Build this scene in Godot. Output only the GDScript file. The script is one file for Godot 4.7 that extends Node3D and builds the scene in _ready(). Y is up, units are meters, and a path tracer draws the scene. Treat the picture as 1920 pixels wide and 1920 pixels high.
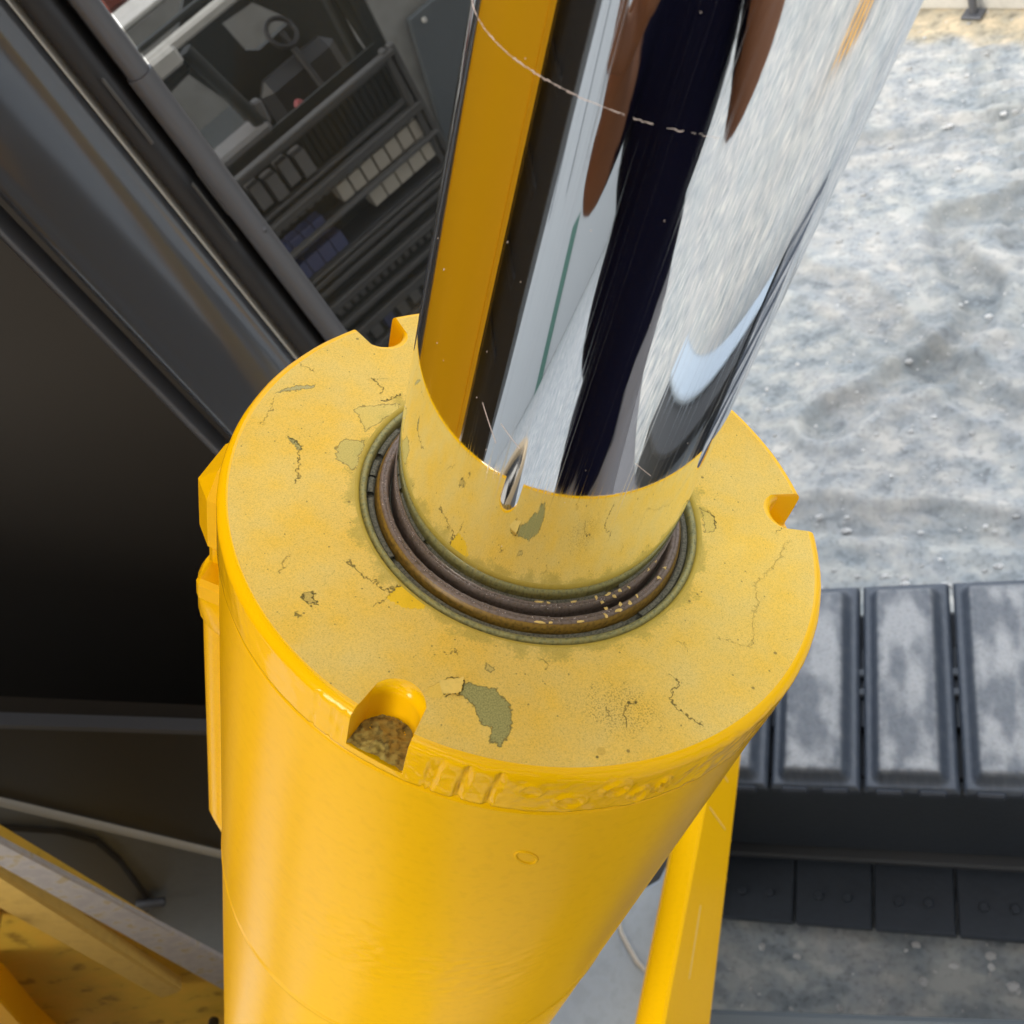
extends Node3D
# Yard with a crawler excavator seen from beside its left boom cylinder. Metres, y up, ground at y = 0.

const EYE := Vector3(0, 3.15, 0)
const CYL_AT := Vector3(-0.13712, 2.88697, -0.19009)          # centre of the gland face
const CX := Vector3(0.82578, -0.54793, -0.13364)              # cylinder axes in the world
const CY := Vector3(0.52060, 0.83169, -0.19306)
const CZ := Vector3(0.21693, 0.08985, 0.97204)

var M := {}
var rng := RandomNumberGenerator.new()


func _ready():
	rng.seed = 7
	# ---- camera -------------------------------------------------------------------------------
	var cam := Camera3D.new()
	cam.name = "camera"
	cam.fov = 51.02
	cam.near = 0.02
	cam.far = 400.0
	cam.transform = Transform3D(Basis(Vector3(0.910368, -0.378065, -0.168220), Vector3(0.073919, 0.548564, -0.832834), Vector3(0.407145, 0.745751, 0.527341)), EYE)
	var lens := CameraAttributesPhysical.new()
	lens.frustum_focal_length = 25.15
	lens.frustum_focus_distance = 0.36
	lens.exposure_aperture = 20.0
	cam.attributes = lens
	add_child(cam)
	# ---- sky, sun, exposure -------------------------------------------------------------------
	var env := Environment.new()
	env.background_mode = Environment.BG_SKY
	var sm := ProceduralSkyMaterial.new()
	sm.sky_top_color = Color(0.84, 0.865, 0.90)
	sm.sky_horizon_color = Color(0.96, 0.96, 0.96)
	sm.sky_curve = 0.12
	sm.ground_bottom_color = Color(0.42, 0.41, 0.39)
	sm.ground_horizon_color = Color(0.70, 0.70, 0.69)
	sm.sky_energy_multiplier = 1.1
	var sky := Sky.new()
	sky.sky_material = sm
	env.sky = sky
	env.tonemap_mode = Environment.TONE_MAPPER_LINEAR
	env.tonemap_exposure = 2.75
	env.sdfgi_enabled = true
	env.ssao_enabled = true
	env.ssil_enabled = true
	var we := WorldEnvironment.new()
	we.name = "world_environment"
	we.environment = env
	add_child(we)
	var sun := DirectionalLight3D.new()
	sun.name = "sun"
	sun.light_energy = 0.5
	sun.light_color = Color(1.0, 0.97, 0.92)
	sun.light_angular_distance = 30.0
	sun.shadow_enabled = true
	add_child(sun)
	var to_sun := Vector3(-0.50, 0.56, 0.66).normalized()
	sun.look_at_from_position(Vector3.ZERO, -to_sun, Vector3(0, 0, 1))

	materials()
	setting()
	track()
	cylinder()
	cab()
	bracket()
	front_frame()
	boom()
	forklift()
	yard_things()
	person()


# ================================================================= helpers
class Mb:
	# collects triangles; every triangle is wound so that it faces along its normals
	var p := PackedVector3Array()
	var n := PackedVector3Array()
	var t := PackedVector2Array()
	var c := PackedColorArray()
	var xf := Transform3D()
	var col := Color(1, 1, 1)

	func tri(a: Vector3, b: Vector3, d: Vector3, na := Vector3.ZERO, nb := Vector3.ZERO, nd := Vector3.ZERO, ua := Vector2.ZERO, ub := Vector2.ZERO, ud := Vector2.ZERO):
		var g := (b - a).cross(d - a)
		if na == Vector3.ZERO:
			na = g.normalized(); nb = na; nd = na
		if g.dot(na + nb + nd) > 0:
			var s := b; b = d; d = s
			s = nb; nb = nd; nd = s
			var su := ub; ub = ud; ud = su
		p.append(xf * a); p.append(xf * b); p.append(xf * d)
		n.append((xf.basis * na).normalized()); n.append((xf.basis * nb).normalized()); n.append((xf.basis * nd).normalized())
		t.append(ua); t.append(ub); t.append(ud)
		c.append(col); c.append(col); c.append(col)

	func flat(a: Vector3, b: Vector3, d: Vector3, e: Vector3, out: Vector3):
		var g := (b - a).cross(d - a) + (d - a).cross(e - a)
		var nn := g.normalized()
		if nn.dot(out) < 0: nn = -nn
		tri(a, b, d, nn, nn, nn); tri(a, d, e, nn, nn, nn)

	# chamfered box: centre, size, chamfer
	func box(ctr: Vector3, size: Vector3, ch := 0.0, turn := Basis()):
		var h := size * 0.5
		ch = minf(ch, minf(h.x, minf(h.y, h.z)) * 0.9)
		var keep := xf
		xf = xf * Transform3D(turn, ctr)
		var ax := [Vector3.RIGHT, Vector3.UP, Vector3.BACK]
		for i in 3:
			var u: Vector3 = ax[(i + 1) % 3]; var v: Vector3 = ax[(i + 2) % 3]; var w: Vector3 = ax[i]
			var hu: float = absf(h.dot(u)) - ch; var hv: float = absf(h.dot(v)) - ch; var hw: float = absf(h.dot(w))
			for s in [-1.0, 1.0]:
				var o: Vector3 = w * hw * s
				flat(o - u * hu - v * hv, o + u * hu - v * hv, o + u * hu + v * hv, o - u * hu + v * hv, w * s)
			if ch > 0.0:
				for s in [-1.0, 1.0]:
					for r in [-1.0, 1.0]:
						var e: Vector3 = u * hu
						var q1: Vector3 = v * (hv + ch) * s + w * (hw - ch) * r
						var q2: Vector3 = v * hv * s + w * hw * r
						flat(q1 - e, q1 + e, q2 + e, q2 - e, v * s + w * r)
		if ch > 0.0:
			for a in [-1.0, 1.0]:
				for b in [-1.0, 1.0]:
					for d in [-1.0, 1.0]:
						var k := Vector3(a * h.x, b * h.y, d * h.z)
						var nn := Vector3(a, b, d).normalized()
						tri(k - Vector3(0, b, d) * ch, k - Vector3(a, 0, d) * ch, k - Vector3(a, b, 0) * ch, nn, nn, nn)
		xf = keep

	# profile of (radius, y); rounded where consecutive segments meet at less than 40 degrees
	func lathe(prof: Array, segs: int, a0 := 0.0, a1 := TAU, uvs := Vector2(1, 1)):
		var k := prof.size()
		var sn := []
		var len := [0.0]
		for i in k - 1:
			var d: Vector2 = prof[i + 1] - prof[i]
			sn.append(Vector2(-d.y, d.x).normalized() if d.length() > 0 else Vector2(1, 0))
			len.append(len[i] + d.length())
		for i in k - 1:
			var n0: Vector2 = sn[i]; var n1: Vector2 = sn[i]
			if i > 0 and sn[i].dot(sn[i - 1]) > 0.77: n0 = (sn[i] + sn[i - 1]).normalized()
			if i < k - 2 and sn[i].dot(sn[i + 1]) > 0.77: n1 = (sn[i] + sn[i + 1]).normalized()
			for j in segs:
				var f0 := float(j) / segs; var f1 := float(j + 1) / segs
				var t0 := lerpf(a0, a1, f0); var t1 := lerpf(a0, a1, f1)
				var c0 := Vector3(cos(t0), 0, sin(t0)); var c1 := Vector3(cos(t1), 0, sin(t1))
				var A: Vector2 = prof[i]; var B: Vector2 = prof[i + 1]
				var pa := c0 * A.x + Vector3.UP * A.y; var pb := c1 * A.x + Vector3.UP * A.y
				var pc := c1 * B.x + Vector3.UP * B.y; var pd := c0 * B.x + Vector3.UP * B.y
				var na := c0 * n0.x + Vector3.UP * n0.y; var nb := c1 * n0.x + Vector3.UP * n0.y
				var nc := c1 * n1.x + Vector3.UP * n1.y; var nd := c0 * n1.x + Vector3.UP * n1.y
				var ua := Vector2(f0 * uvs.x, len[i] * uvs.y); var ub := Vector2(f1 * uvs.x, len[i] * uvs.y)
				var uc := Vector2(f1 * uvs.x, len[i + 1] * uvs.y); var ud := Vector2(f0 * uvs.x, len[i + 1] * uvs.y)
				tri(pa, pb, pc, na, nb, nc, ua, ub, uc)
				tri(pa, pc, pd, na, nc, nd, ua, uc, ud)

	func rod(a: Vector3, b: Vector3, r0: float, r1 := -1.0, segs := 14, round_end := 0.0):
		if r1 < 0: r1 = r0
		var y := (b - a).normalized()
		var x := y.cross(Vector3(0.31, 0.2, 0.93)).normalized()
		var keep := xf
		xf = xf * Transform3D(Basis(x, y, x.cross(y)), a)
		var l := (b - a).length()
		var e := minf(round_end, minf(r0, r1))
		if e > 0.0:
			lathe([Vector2(r1 - e, l), Vector2(r1 - e * 0.3, l - e * 0.3), Vector2(r1, l - e), Vector2(r0, e), Vector2(r0 - e * 0.3, e * 0.3), Vector2(r0 - e, 0)], segs)
			lathe([Vector2(0, l), Vector2(r1 - e, l)], segs)
			lathe([Vector2(r0 - e, 0), Vector2(0, 0)], segs)
		else:
			lathe([Vector2(0, l), Vector2(r1, l), Vector2(r0, 0), Vector2(0, 0)], segs)
		xf = keep

	func ball(o: Vector3, r: Vector3, segs := 16):
		var keep := xf
		xf = xf * Transform3D(Basis().scaled(r), o)
		var pr := []
		for i in 11:
			var a := PI * 0.5 - PI * i / 10.0
			pr.append(Vector2(cos(a), sin(a)))
		lathe(pr, segs)
		xf = keep

	# swept tube through points
	func tube(pts: Array, r: float, sides := 8, closed := false):
		var k := pts.size()
		var rings := []
		var x := Vector3.ZERO
		for i in k:
			var a: Vector3 = pts[(i - 1 + k) % k] if closed or i > 0 else pts[0]
			var b: Vector3 = pts[(i + 1) % k] if closed or i < k - 1 else pts[k - 1]
			var d := (b - a).normalized()
			if x == Vector3.ZERO: x = d.cross(Vector3(0.31, 0.2, 0.93)).normalized()
			x = (x - d * x.dot(d)).normalized()
			var z := d.cross(x)
			var ring := []
			for j in sides:
				var t0 := TAU * j / sides
				ring.append(x * cos(t0) + z * sin(t0))
			rings.append(ring)
		for i in (k if closed else k - 1):
			var i2 := (i + 1) % k
			for j in sides:
				var j2 := (j + 1) % sides
				var n0: Vector3 = rings[i][j]; var n1: Vector3 = rings[i][j2]; var n2: Vector3 = rings[i2][j2]; var n3: Vector3 = rings[i2][j]
				tri(pts[i] + n0 * r, pts[i] + n1 * r, pts[i2] + n2 * r, n0, n1, n2)
				tri(pts[i] + n0 * r, pts[i2] + n2 * r, pts[i2] + n3 * r, n0, n2, n3)
		if not closed:
			for e in [0, k - 1]:
				for j in sides:
					tri(pts[e], pts[e] + rings[e][j] * r, pts[e] + rings[e][(j + 1) % sides] * r)

	# polygon in the xy plane extruded from z0 to z1, edges chamfered at z1
	func prism(poly: PackedVector2Array, z0: float, z1: float, ch := 0.0):
		var k := poly.size()
		if Geometry2D.is_polygon_clockwise(poly): poly.reverse()
		var ins := poly.duplicate()
		if ch > 0:
			for i in k:
				var d0 := (poly[i] - poly[(i - 1 + k) % k]).normalized(); var d1 := (poly[(i + 1) % k] - poly[i]).normalized()
				var m := Vector2(-d0.y, d0.x) + Vector2(-d1.y, d1.x)
				ins[i] = poly[i] + m * (ch / maxf(0.3, m.length_squared() * 0.5)) * (1.0 if not Geometry2D.is_polygon_clockwise(poly) else -1.0)
		var f := Geometry2D.triangulate_polygon(ins)
		for i in range(0, f.size(), 3):
			var q := [ins[f[i]], ins[f[i + 1]], ins[f[i + 2]]]
			tri(Vector3(q[0].x, q[0].y, z1), Vector3(q[1].x, q[1].y, z1), Vector3(q[2].x, q[2].y, z1), Vector3.BACK, Vector3.BACK, Vector3.BACK)
		f = Geometry2D.triangulate_polygon(poly)
		for i in range(0, f.size(), 3):
			var q := [poly[f[i]], poly[f[i + 1]], poly[f[i + 2]]]
			tri(Vector3(q[0].x, q[0].y, z0), Vector3(q[1].x, q[1].y, z0), Vector3(q[2].x, q[2].y, z0), Vector3.FORWARD, Vector3.FORWARD, Vector3.FORWARD)
		for i in k:
			var a := poly[i]; var b := poly[(i + 1) % k]
			var o := Vector3(b.y - a.y, a.x - b.x, 0)
			flat(Vector3(a.x, a.y, z0), Vector3(b.x, b.y, z0), Vector3(b.x, b.y, z1 - ch), Vector3(a.x, a.y, z1 - ch), o)
			if ch > 0:
				var a2 := ins[i]; var b2 := ins[(i + 1) % k]
				flat(Vector3(a.x, a.y, z1 - ch), Vector3(b.x, b.y, z1 - ch), Vector3(b2.x, b2.y, z1), Vector3(a2.x, a2.y, z1), o + Vector3.BACK * o.length())

	func into(mesh: ArrayMesh, m: Material):
		var a := []
		a.resize(Mesh.ARRAY_MAX)
		a[Mesh.ARRAY_VERTEX] = p; a[Mesh.ARRAY_NORMAL] = n; a[Mesh.ARRAY_TEX_UV] = t; a[Mesh.ARRAY_COLOR] = c
		mesh.add_surface_from_arrays(Mesh.PRIMITIVE_TRIANGLES, a)
		mesh.surface_set_material(mesh.get_surface_count() - 1, m)


# a regular grid as one indexed mesh with computed normals
func grid_mesh(nx: int, ny: int, P: PackedVector3Array, C: PackedColorArray, U: PackedVector2Array, m: Material, up := Vector3.UP, wrap := false) -> ArrayMesh:
	var I := PackedInt32Array()
	var N := PackedVector3Array()
	N.resize(P.size())
	for j in ny - 1:
		for i in nx - 1:
			var a := j * nx + i; var b := a + 1; var d := a + nx + 1; var e := a + nx
			for q in [[a, b, d], [a, d, e]]:
				var g: Vector3 = (P[q[1]] - P[q[0]]).cross(P[q[2]] - P[q[0]])
				I.append(q[0]); I.append(q[1]); I.append(q[2])
				N[q[0]] -= g; N[q[1]] -= g; N[q[2]] -= g
	if wrap:
		for j in ny:
			var s := N[j * nx] + N[j * nx + nx - 1]
			N[j * nx] = s; N[j * nx + nx - 1] = s
	var flip := N[(ny / 2) * nx + nx / 2].dot(up) < 0
	for i in N.size(): N[i] = N[i].normalized() * (-1.0 if flip else 1.0)
	if flip:
		for i in range(0, I.size(), 3):
			var s := I[i + 1]; I[i + 1] = I[i + 2]; I[i + 2] = s
	var a := []
	a.resize(Mesh.ARRAY_MAX)
	a[Mesh.ARRAY_VERTEX] = P; a[Mesh.ARRAY_NORMAL] = N; a[Mesh.ARRAY_INDEX] = I
	if C.size(): a[Mesh.ARRAY_COLOR] = C
	if U.size(): a[Mesh.ARRAY_TEX_UV] = U
	var mesh := ArrayMesh.new()
	mesh.add_surface_from_arrays(Mesh.PRIMITIVE_TRIANGLES, a)
	mesh.surface_set_material(0, m)
	return mesh


func node(called: String, mesh: Mesh, parent: Node = self, at := Transform3D()) -> MeshInstance3D:
	var o := MeshInstance3D.new()
	o.name = numbered(called, parent)
	o.mesh = mesh
	o.transform = at
	parent.add_child(o, true)
	return o


func obj(called: String, b: Mb, m: Material, parent: Node = self) -> MeshInstance3D:
	var mesh := ArrayMesh.new()
	b.into(mesh, m)
	return node(called, mesh, parent)


func numbered(called: String, parent: Node) -> String:
	if not parent.has_node(called): return called
	var i := 1
	while parent.has_node("%s_%03d" % [called, i]): i += 1
	return "%s_%03d" % [called, i]


func tag(o: Node, label: String, category: String, group := ""):
	o.set_meta("label", label)
	o.set_meta("category", category)
	if group: o.set_meta("group", group)


func thing(called: String, label: String, category: String, at := Transform3D(), group := "") -> Node3D:
	var o := Node3D.new()
	o.name = numbered(called, self)
	o.transform = at
	add_child(o, true)
	tag(o, label, category, group)
	return o


func structure(o: Node):
	o.set_meta("kind", "structure")


func lin(r: float, g: float, b: float) -> Color:
	return Color(r, g, b).linear_to_srgb()


func mat(called: String, c: Color, rough: float, metal := 0.0, spec := 0.5) -> StandardMaterial3D:
	var m := StandardMaterial3D.new()
	m.resource_name = called
	m.albedo_color = c
	m.roughness = rough
	m.metallic = metal
	m.metallic_specular = spec
	M[called] = m
	return m


func noise(s: int, freq: float, oct := 4, kind := FastNoiseLite.TYPE_SIMPLEX_SMOOTH) -> FastNoiseLite:
	var f := FastNoiseLite.new()
	f.seed = s
	f.frequency = freq
	f.noise_type = kind
	f.fractal_type = FastNoiseLite.FRACTAL_FBM if oct > 1 else FastNoiseLite.FRACTAL_NONE
	f.fractal_octaves = oct
	return f


# bytes of a seamless noise picture, 0..255
func bytes(s: int, w: int, h: int, freq: float, oct := 4) -> PackedByteArray:
	var im := noise(s, freq, oct).get_seamless_image(w, h)
	im.convert(Image.FORMAT_L8)
	return im.get_data()


# a seamless tinting texture: noise mapped through stops of [position, colour]
func ramp_tex(s: int, side: int, freq: float, oct: int, stops: Array, stretch := 1) -> ImageTexture:
	var src := noise(s, freq, oct).get_seamless_image(side, side / stretch)
	src.convert(Image.FORMAT_L8)
	if stretch > 1: src.resize(side, side, Image.INTERPOLATE_CUBIC)
	var d := src.get_data()
	var lut := PackedByteArray()
	for i in 256:
		var v := i / 255.0
		var c: Color = stops[0][1]
		for k in stops.size() - 1:
			if v >= stops[k][0]: c = stops[k][1].lerp(stops[k + 1][1], clampf((v - stops[k][0]) / (stops[k + 1][0] - stops[k][0]), 0, 1))
		lut.append(clampi(int(c.r * 255), 0, 255)); lut.append(clampi(int(c.g * 255), 0, 255)); lut.append(clampi(int(c.b * 255), 0, 255))
	var out := PackedByteArray()
	out.resize(d.size() * 3)
	for i in d.size():
		var q := d[i] * 3
		out[i * 3] = lut[q]; out[i * 3 + 1] = lut[q + 1]; out[i * 3 + 2] = lut[q + 2]
	return ImageTexture.create_from_image(Image.create_from_data(side, side, false, Image.FORMAT_RGB8, out))


func normal_tex(s: int, side: int, freq: float, oct: int, strength: float, stretch := 1) -> ImageTexture:
	var src := noise(s, freq, oct).get_seamless_image(side, side / stretch)
	if stretch > 1:
		src.convert(Image.FORMAT_RF)
		src.resize(side, side, Image.INTERPOLATE_CUBIC)
	src.bump_map_to_normal_map(strength)
	return ImageTexture.create_from_image(src)


func tri_map(m: StandardMaterial3D, scale: float, albedo: Texture2D, nrm: Texture2D = null, k := 1.0, world := false):
	m.uv1_triplanar = true
	m.uv1_world_triplanar = world
	m.uv1_scale = Vector3.ONE * scale
	if albedo:
		m.albedo_texture = albedo
	if nrm:
		m.normal_enabled = true
		m.normal_texture = nrm
		m.normal_scale = k


func smooth(a: float, b: float, x: float) -> float:
	var v := clampf((x - a) / (b - a), 0.0, 1.0)
	return v * v * (3.0 - 2.0 * v)


# ================================================================= materials
func materials():
	var grain := normal_tex(3, 512, 0.03, 3, 2.0)
	var fine := normal_tex(4, 512, 0.08, 3, 1.5)
	var mottle := ramp_tex(5, 512, 0.012, 5, [[0.2, Color(0.95, 0.95, 0.95)], [0.5, Color(1, 1, 1)], [0.85, Color(0.97, 0.97, 0.97)]])
	M.mottle_tex = mottle
	M.grain_tex = grain
	M.fine_tex = fine
	var m := mat("yellow_gloss", lin(0.88, 0.49, 0.002), 0.22, 0.0, 0.22)
	tri_map(m, 14.0, ramp_tex(25, 512, 0.02, 6, [[0.2, Color(0.975, 0.97, 0.965)], [0.5, Color(1, 1, 1)], [0.9, Color(0.99, 0.985, 0.98)]]), grain, 0.004)
	m = mat("yellow_rim", lin(0.88, 0.49, 0.002), 0.13, 0.0, 0.32)
	m = mat("yellow_dull", lin(0.60, 0.38, 0.035), 0.6)
	tri_map(m, 3.0, ramp_tex(6, 512, 0.01, 6, [[0.1, Color(0.72, 0.69, 0.64)], [0.32, Color(0.95, 0.95, 0.94)], [0.75, Color(1, 0.97, 0.95)]]), grain, 0.15)
	m = mat("yellow_dusty", lin(0.50, 0.33, 0.075), 0.75)
	tri_map(m, 4.0, mottle, grain, 0.25)
	m = mat("dust_lilac", lin(0.30, 0.285, 0.28), 0.8)
	tri_map(m, 5.0, ramp_tex(8, 512, 0.012, 5, [[0.16, Color(0.96, 0.90, 0.74)], [0.36, Color(1, 1, 1)], [0.8, Color(0.93, 0.93, 0.95)]]), grain, 0.2)
	m = mat("boom_yellow", lin(0.80, 0.40, 0.006), 0.4, 0.0, 0.25)
	m = mat("rubber", lin(0.022, 0.022, 0.024), 0.7)
	m = mat("black_plastic", lin(0.012, 0.012, 0.013), 0.55)
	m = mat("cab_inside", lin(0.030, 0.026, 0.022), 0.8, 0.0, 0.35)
	m = mat("cab_post", lin(0.095, 0.108, 0.13), 0.17, 0.42)
	m.clearcoat_enabled = true; m.clearcoat = 0.35; m.clearcoat_roughness = 0.12
	tri_map(m, 3.0, null, normal_tex(12, 512, 0.006, 1, 2.0), 0.05)
	m = mat("cab_panel", lin(0.032, 0.027, 0.022), 0.4, 0.0, 0.4)
	m = mat("cab_grey", lin(0.095, 0.098, 0.10), 0.42)
	tri_map(m, 3.0, mottle, grain, 0.05)
	m = mat("tube_grey", lin(0.10, 0.105, 0.12), 0.42, 0.2)
	m = mat("track_steel", lin(0.031, 0.038, 0.049), 0.5, 0.3)
	tri_map(m, 3.0, mottle, grain, 0.3, true)
	m = mat("track_shoe", Color(1, 1, 1), 0.5)
	m.vertex_color_use_as_albedo = true
	tri_map(m, 6.0, ramp_tex(14, 512, 0.02, 5, [[0.2, Color(0.9, 0.9, 0.91)], [0.5, Color(1, 1, 1)], [0.8, Color(0.94, 0.945, 0.96)]]), grain, 0.35, true)
	m = mat("cast_grey", lin(0.35, 0.42, 0.50), 0.4)
	tri_map(m, 4.0, mottle, grain, 0.1)
	m = mat("bead_pale", lin(0.46, 0.45, 0.42), 0.6)
	m = mat("steel_dark", lin(0.05, 0.052, 0.055), 0.5, 0.4)
	m = mat("rail_grey", lin(0.085, 0.083, 0.080), 0.65)
	tri_map(m, 3.0, mottle, grain, 0.2)
	m = mat("olive_steel", lin(0.27, 0.25, 0.105), 0.55, 0.2)
	tri_map(m, 30.0, ramp_tex(16, 512, 0.03, 5, [[0.2, Color(0.72, 0.72, 0.64)], [0.5, Color(1, 1, 0.95)], [0.8, Color(1.0, 0.94, 0.7)]]), fine, 0.5)
	m = mat("chamfer_paint", lin(0.50, 0.36, 0.055), 0.6, 0.0, 0.3)
	tri_map(m, 30.0, mottle, fine, 0.4)
	m = mat("groove_grit", lin(0.15, 0.145, 0.105), 0.85)
	tri_map(m, 40.0, ramp_tex(17, 512, 0.04, 5, [[0.2, Color(0.68, 0.68, 0.66)], [0.6, Color(1, 0.98, 0.95)]]), fine, 0.8)
	m = mat("wiper_rubber", lin(0.165, 0.125, 0.095), 0.5)
	tri_map(m, 45.0, ramp_tex(18, 512, 0.025, 5, [[0.2, Color(0.78, 0.73, 0.62)], [0.45, Color(0.97, 0.95, 0.96)], [0.65, Color(1, 0.98, 1)], [0.82, Color(1.0, 0.9, 0.7)]]), fine, 0.5)
	m = mat("wiper_olive", lin(0.24, 0.145, 0.025), 0.45)
	tri_map(m, 45.0, ramp_tex(19, 512, 0.025, 5, [[0.2, Color(0.66, 0.66, 0.6)], [0.5, Color(1, 0.96, 0.92)], [0.75, Color(1, 1, 0.8)]]), fine, 0.4)
	m = mat("yellow_chip", lin(0.72, 0.50, 0.15), 0.7)
	mat("crumb_pale", lin(0.42, 0.34, 0.29), 0.8)
	m = mat("flake", lin(0.78, 0.56, 0.14), 0.75, 0.0, 0.25)
	tri_map(m, 60.0, mottle, fine, 0.4)
	m = mat("scratch_white", lin(0.60, 0.50, 0.45), 0.8)
	m = mat("dirt_cake", lin(0.36, 0.26, 0.055), 0.95)
	tri_map(m, 30.0, ramp_tex(21, 512, 0.02, 5, [[0.2, Color(0.5, 0.47, 0.42)], [0.42, Color(0.9, 0.9, 0.9)], [0.7, Color(1.0, 1.0, 1.0)]]), fine, 1.0)
	m = mat("white_paint", lin(0.62, 0.60, 0.55), 0.5)
	tri_map(m, 2.0, mottle, grain, 0.1)
	m = mat("forklift_body", lin(0.018, 0.021, 0.018), 0.6)
	m = mat("carton_white", lin(0.60, 0.55, 0.46), 0.8)
	m = mat("carton_blue", lin(0.07, 0.085, 0.19), 0.6)
	m = mat("carton_grey", lin(0.17, 0.165, 0.16), 0.8)
	m = mat("red_plastic", lin(0.30, 0.04, 0.04), 0.5)
	m = mat("wall_grey", lin(0.30, 0.295, 0.275), 0.85)
	tri_map(m, 0.6, ramp_tex(23, 512, 0.01, 5, [[0.2, Color(0.92, 0.92, 0.91)], [0.5, Color(1, 1, 1)], [0.85, Color(0.95, 0.95, 0.94)]]), grain, 0.3)
	mat("rim_tan", lin(0.34, 0.25, 0.14), 0.6)
	mat("shed_wall", lin(0.36, 0.375, 0.38), 0.6)
	mat("shed_green", lin(0.06, 0.14, 0.11), 0.5)
	m = mat("gate_grey", lin(0.10, 0.115, 0.125), 0.55)
	m = mat("blocker_wall", lin(0.42, 0.41, 0.39), 0.85)
	tri_map(m, 0.3, mottle, grain, 0.3)
	m = mat("deck_steel", lin(0.12, 0.12, 0.13), 0.55, 0.3)
	tri_map(m, 4.0, mottle, grain, 0.4)
	m = mat("glass_dark", Color(0.04, 0.05, 0.05, 0.35), 0.03)
	m.transparency = BaseMaterial3D.TRANSPARENCY_ALPHA
	m = mat("tinted_glass", Color(0.16, 0.165, 0.16, 0.40), 0.05, 0.0, 0.16)
	m.transparency = BaseMaterial3D.TRANSPARENCY_ALPHA
	m = mat("person", Color(1, 1, 1), 0.9, 0.0, 0.15)
	m.vertex_color_use_as_albedo = true
	# chrome with lengthwise hairlines
	m = mat("chrome", lin(0.86, 0.87, 0.88), 1.0, 1.0)
	var w := 2048; var h := 256
	var rough := Image.create(w, h, false, Image.FORMAT_L8)
	rough.fill(Color(0.035, 0.035, 0.035))
	var rr := RandomNumberGenerator.new(); rr.seed = 31
	for k in 900:
		var x := rr.randi_range(0, w - 1)
		var l := rr.randi_range(20, 256); var y0 := rr.randi_range(-40, h - 10)
		var v := rr.randf_range(0.05, 0.17) * (1.0 if rr.randf() < 0.85 else 1.7)
		rough.fill_rect(Rect2i(x, maxi(y0, 0), 1, mini(l, h - maxi(y0, 0))), Color(v, v, v))
	m.roughness_texture = ImageTexture.create_from_image(rough)
	m.roughness_texture_channel = BaseMaterial3D.TEXTURE_CHANNEL_RED


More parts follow.
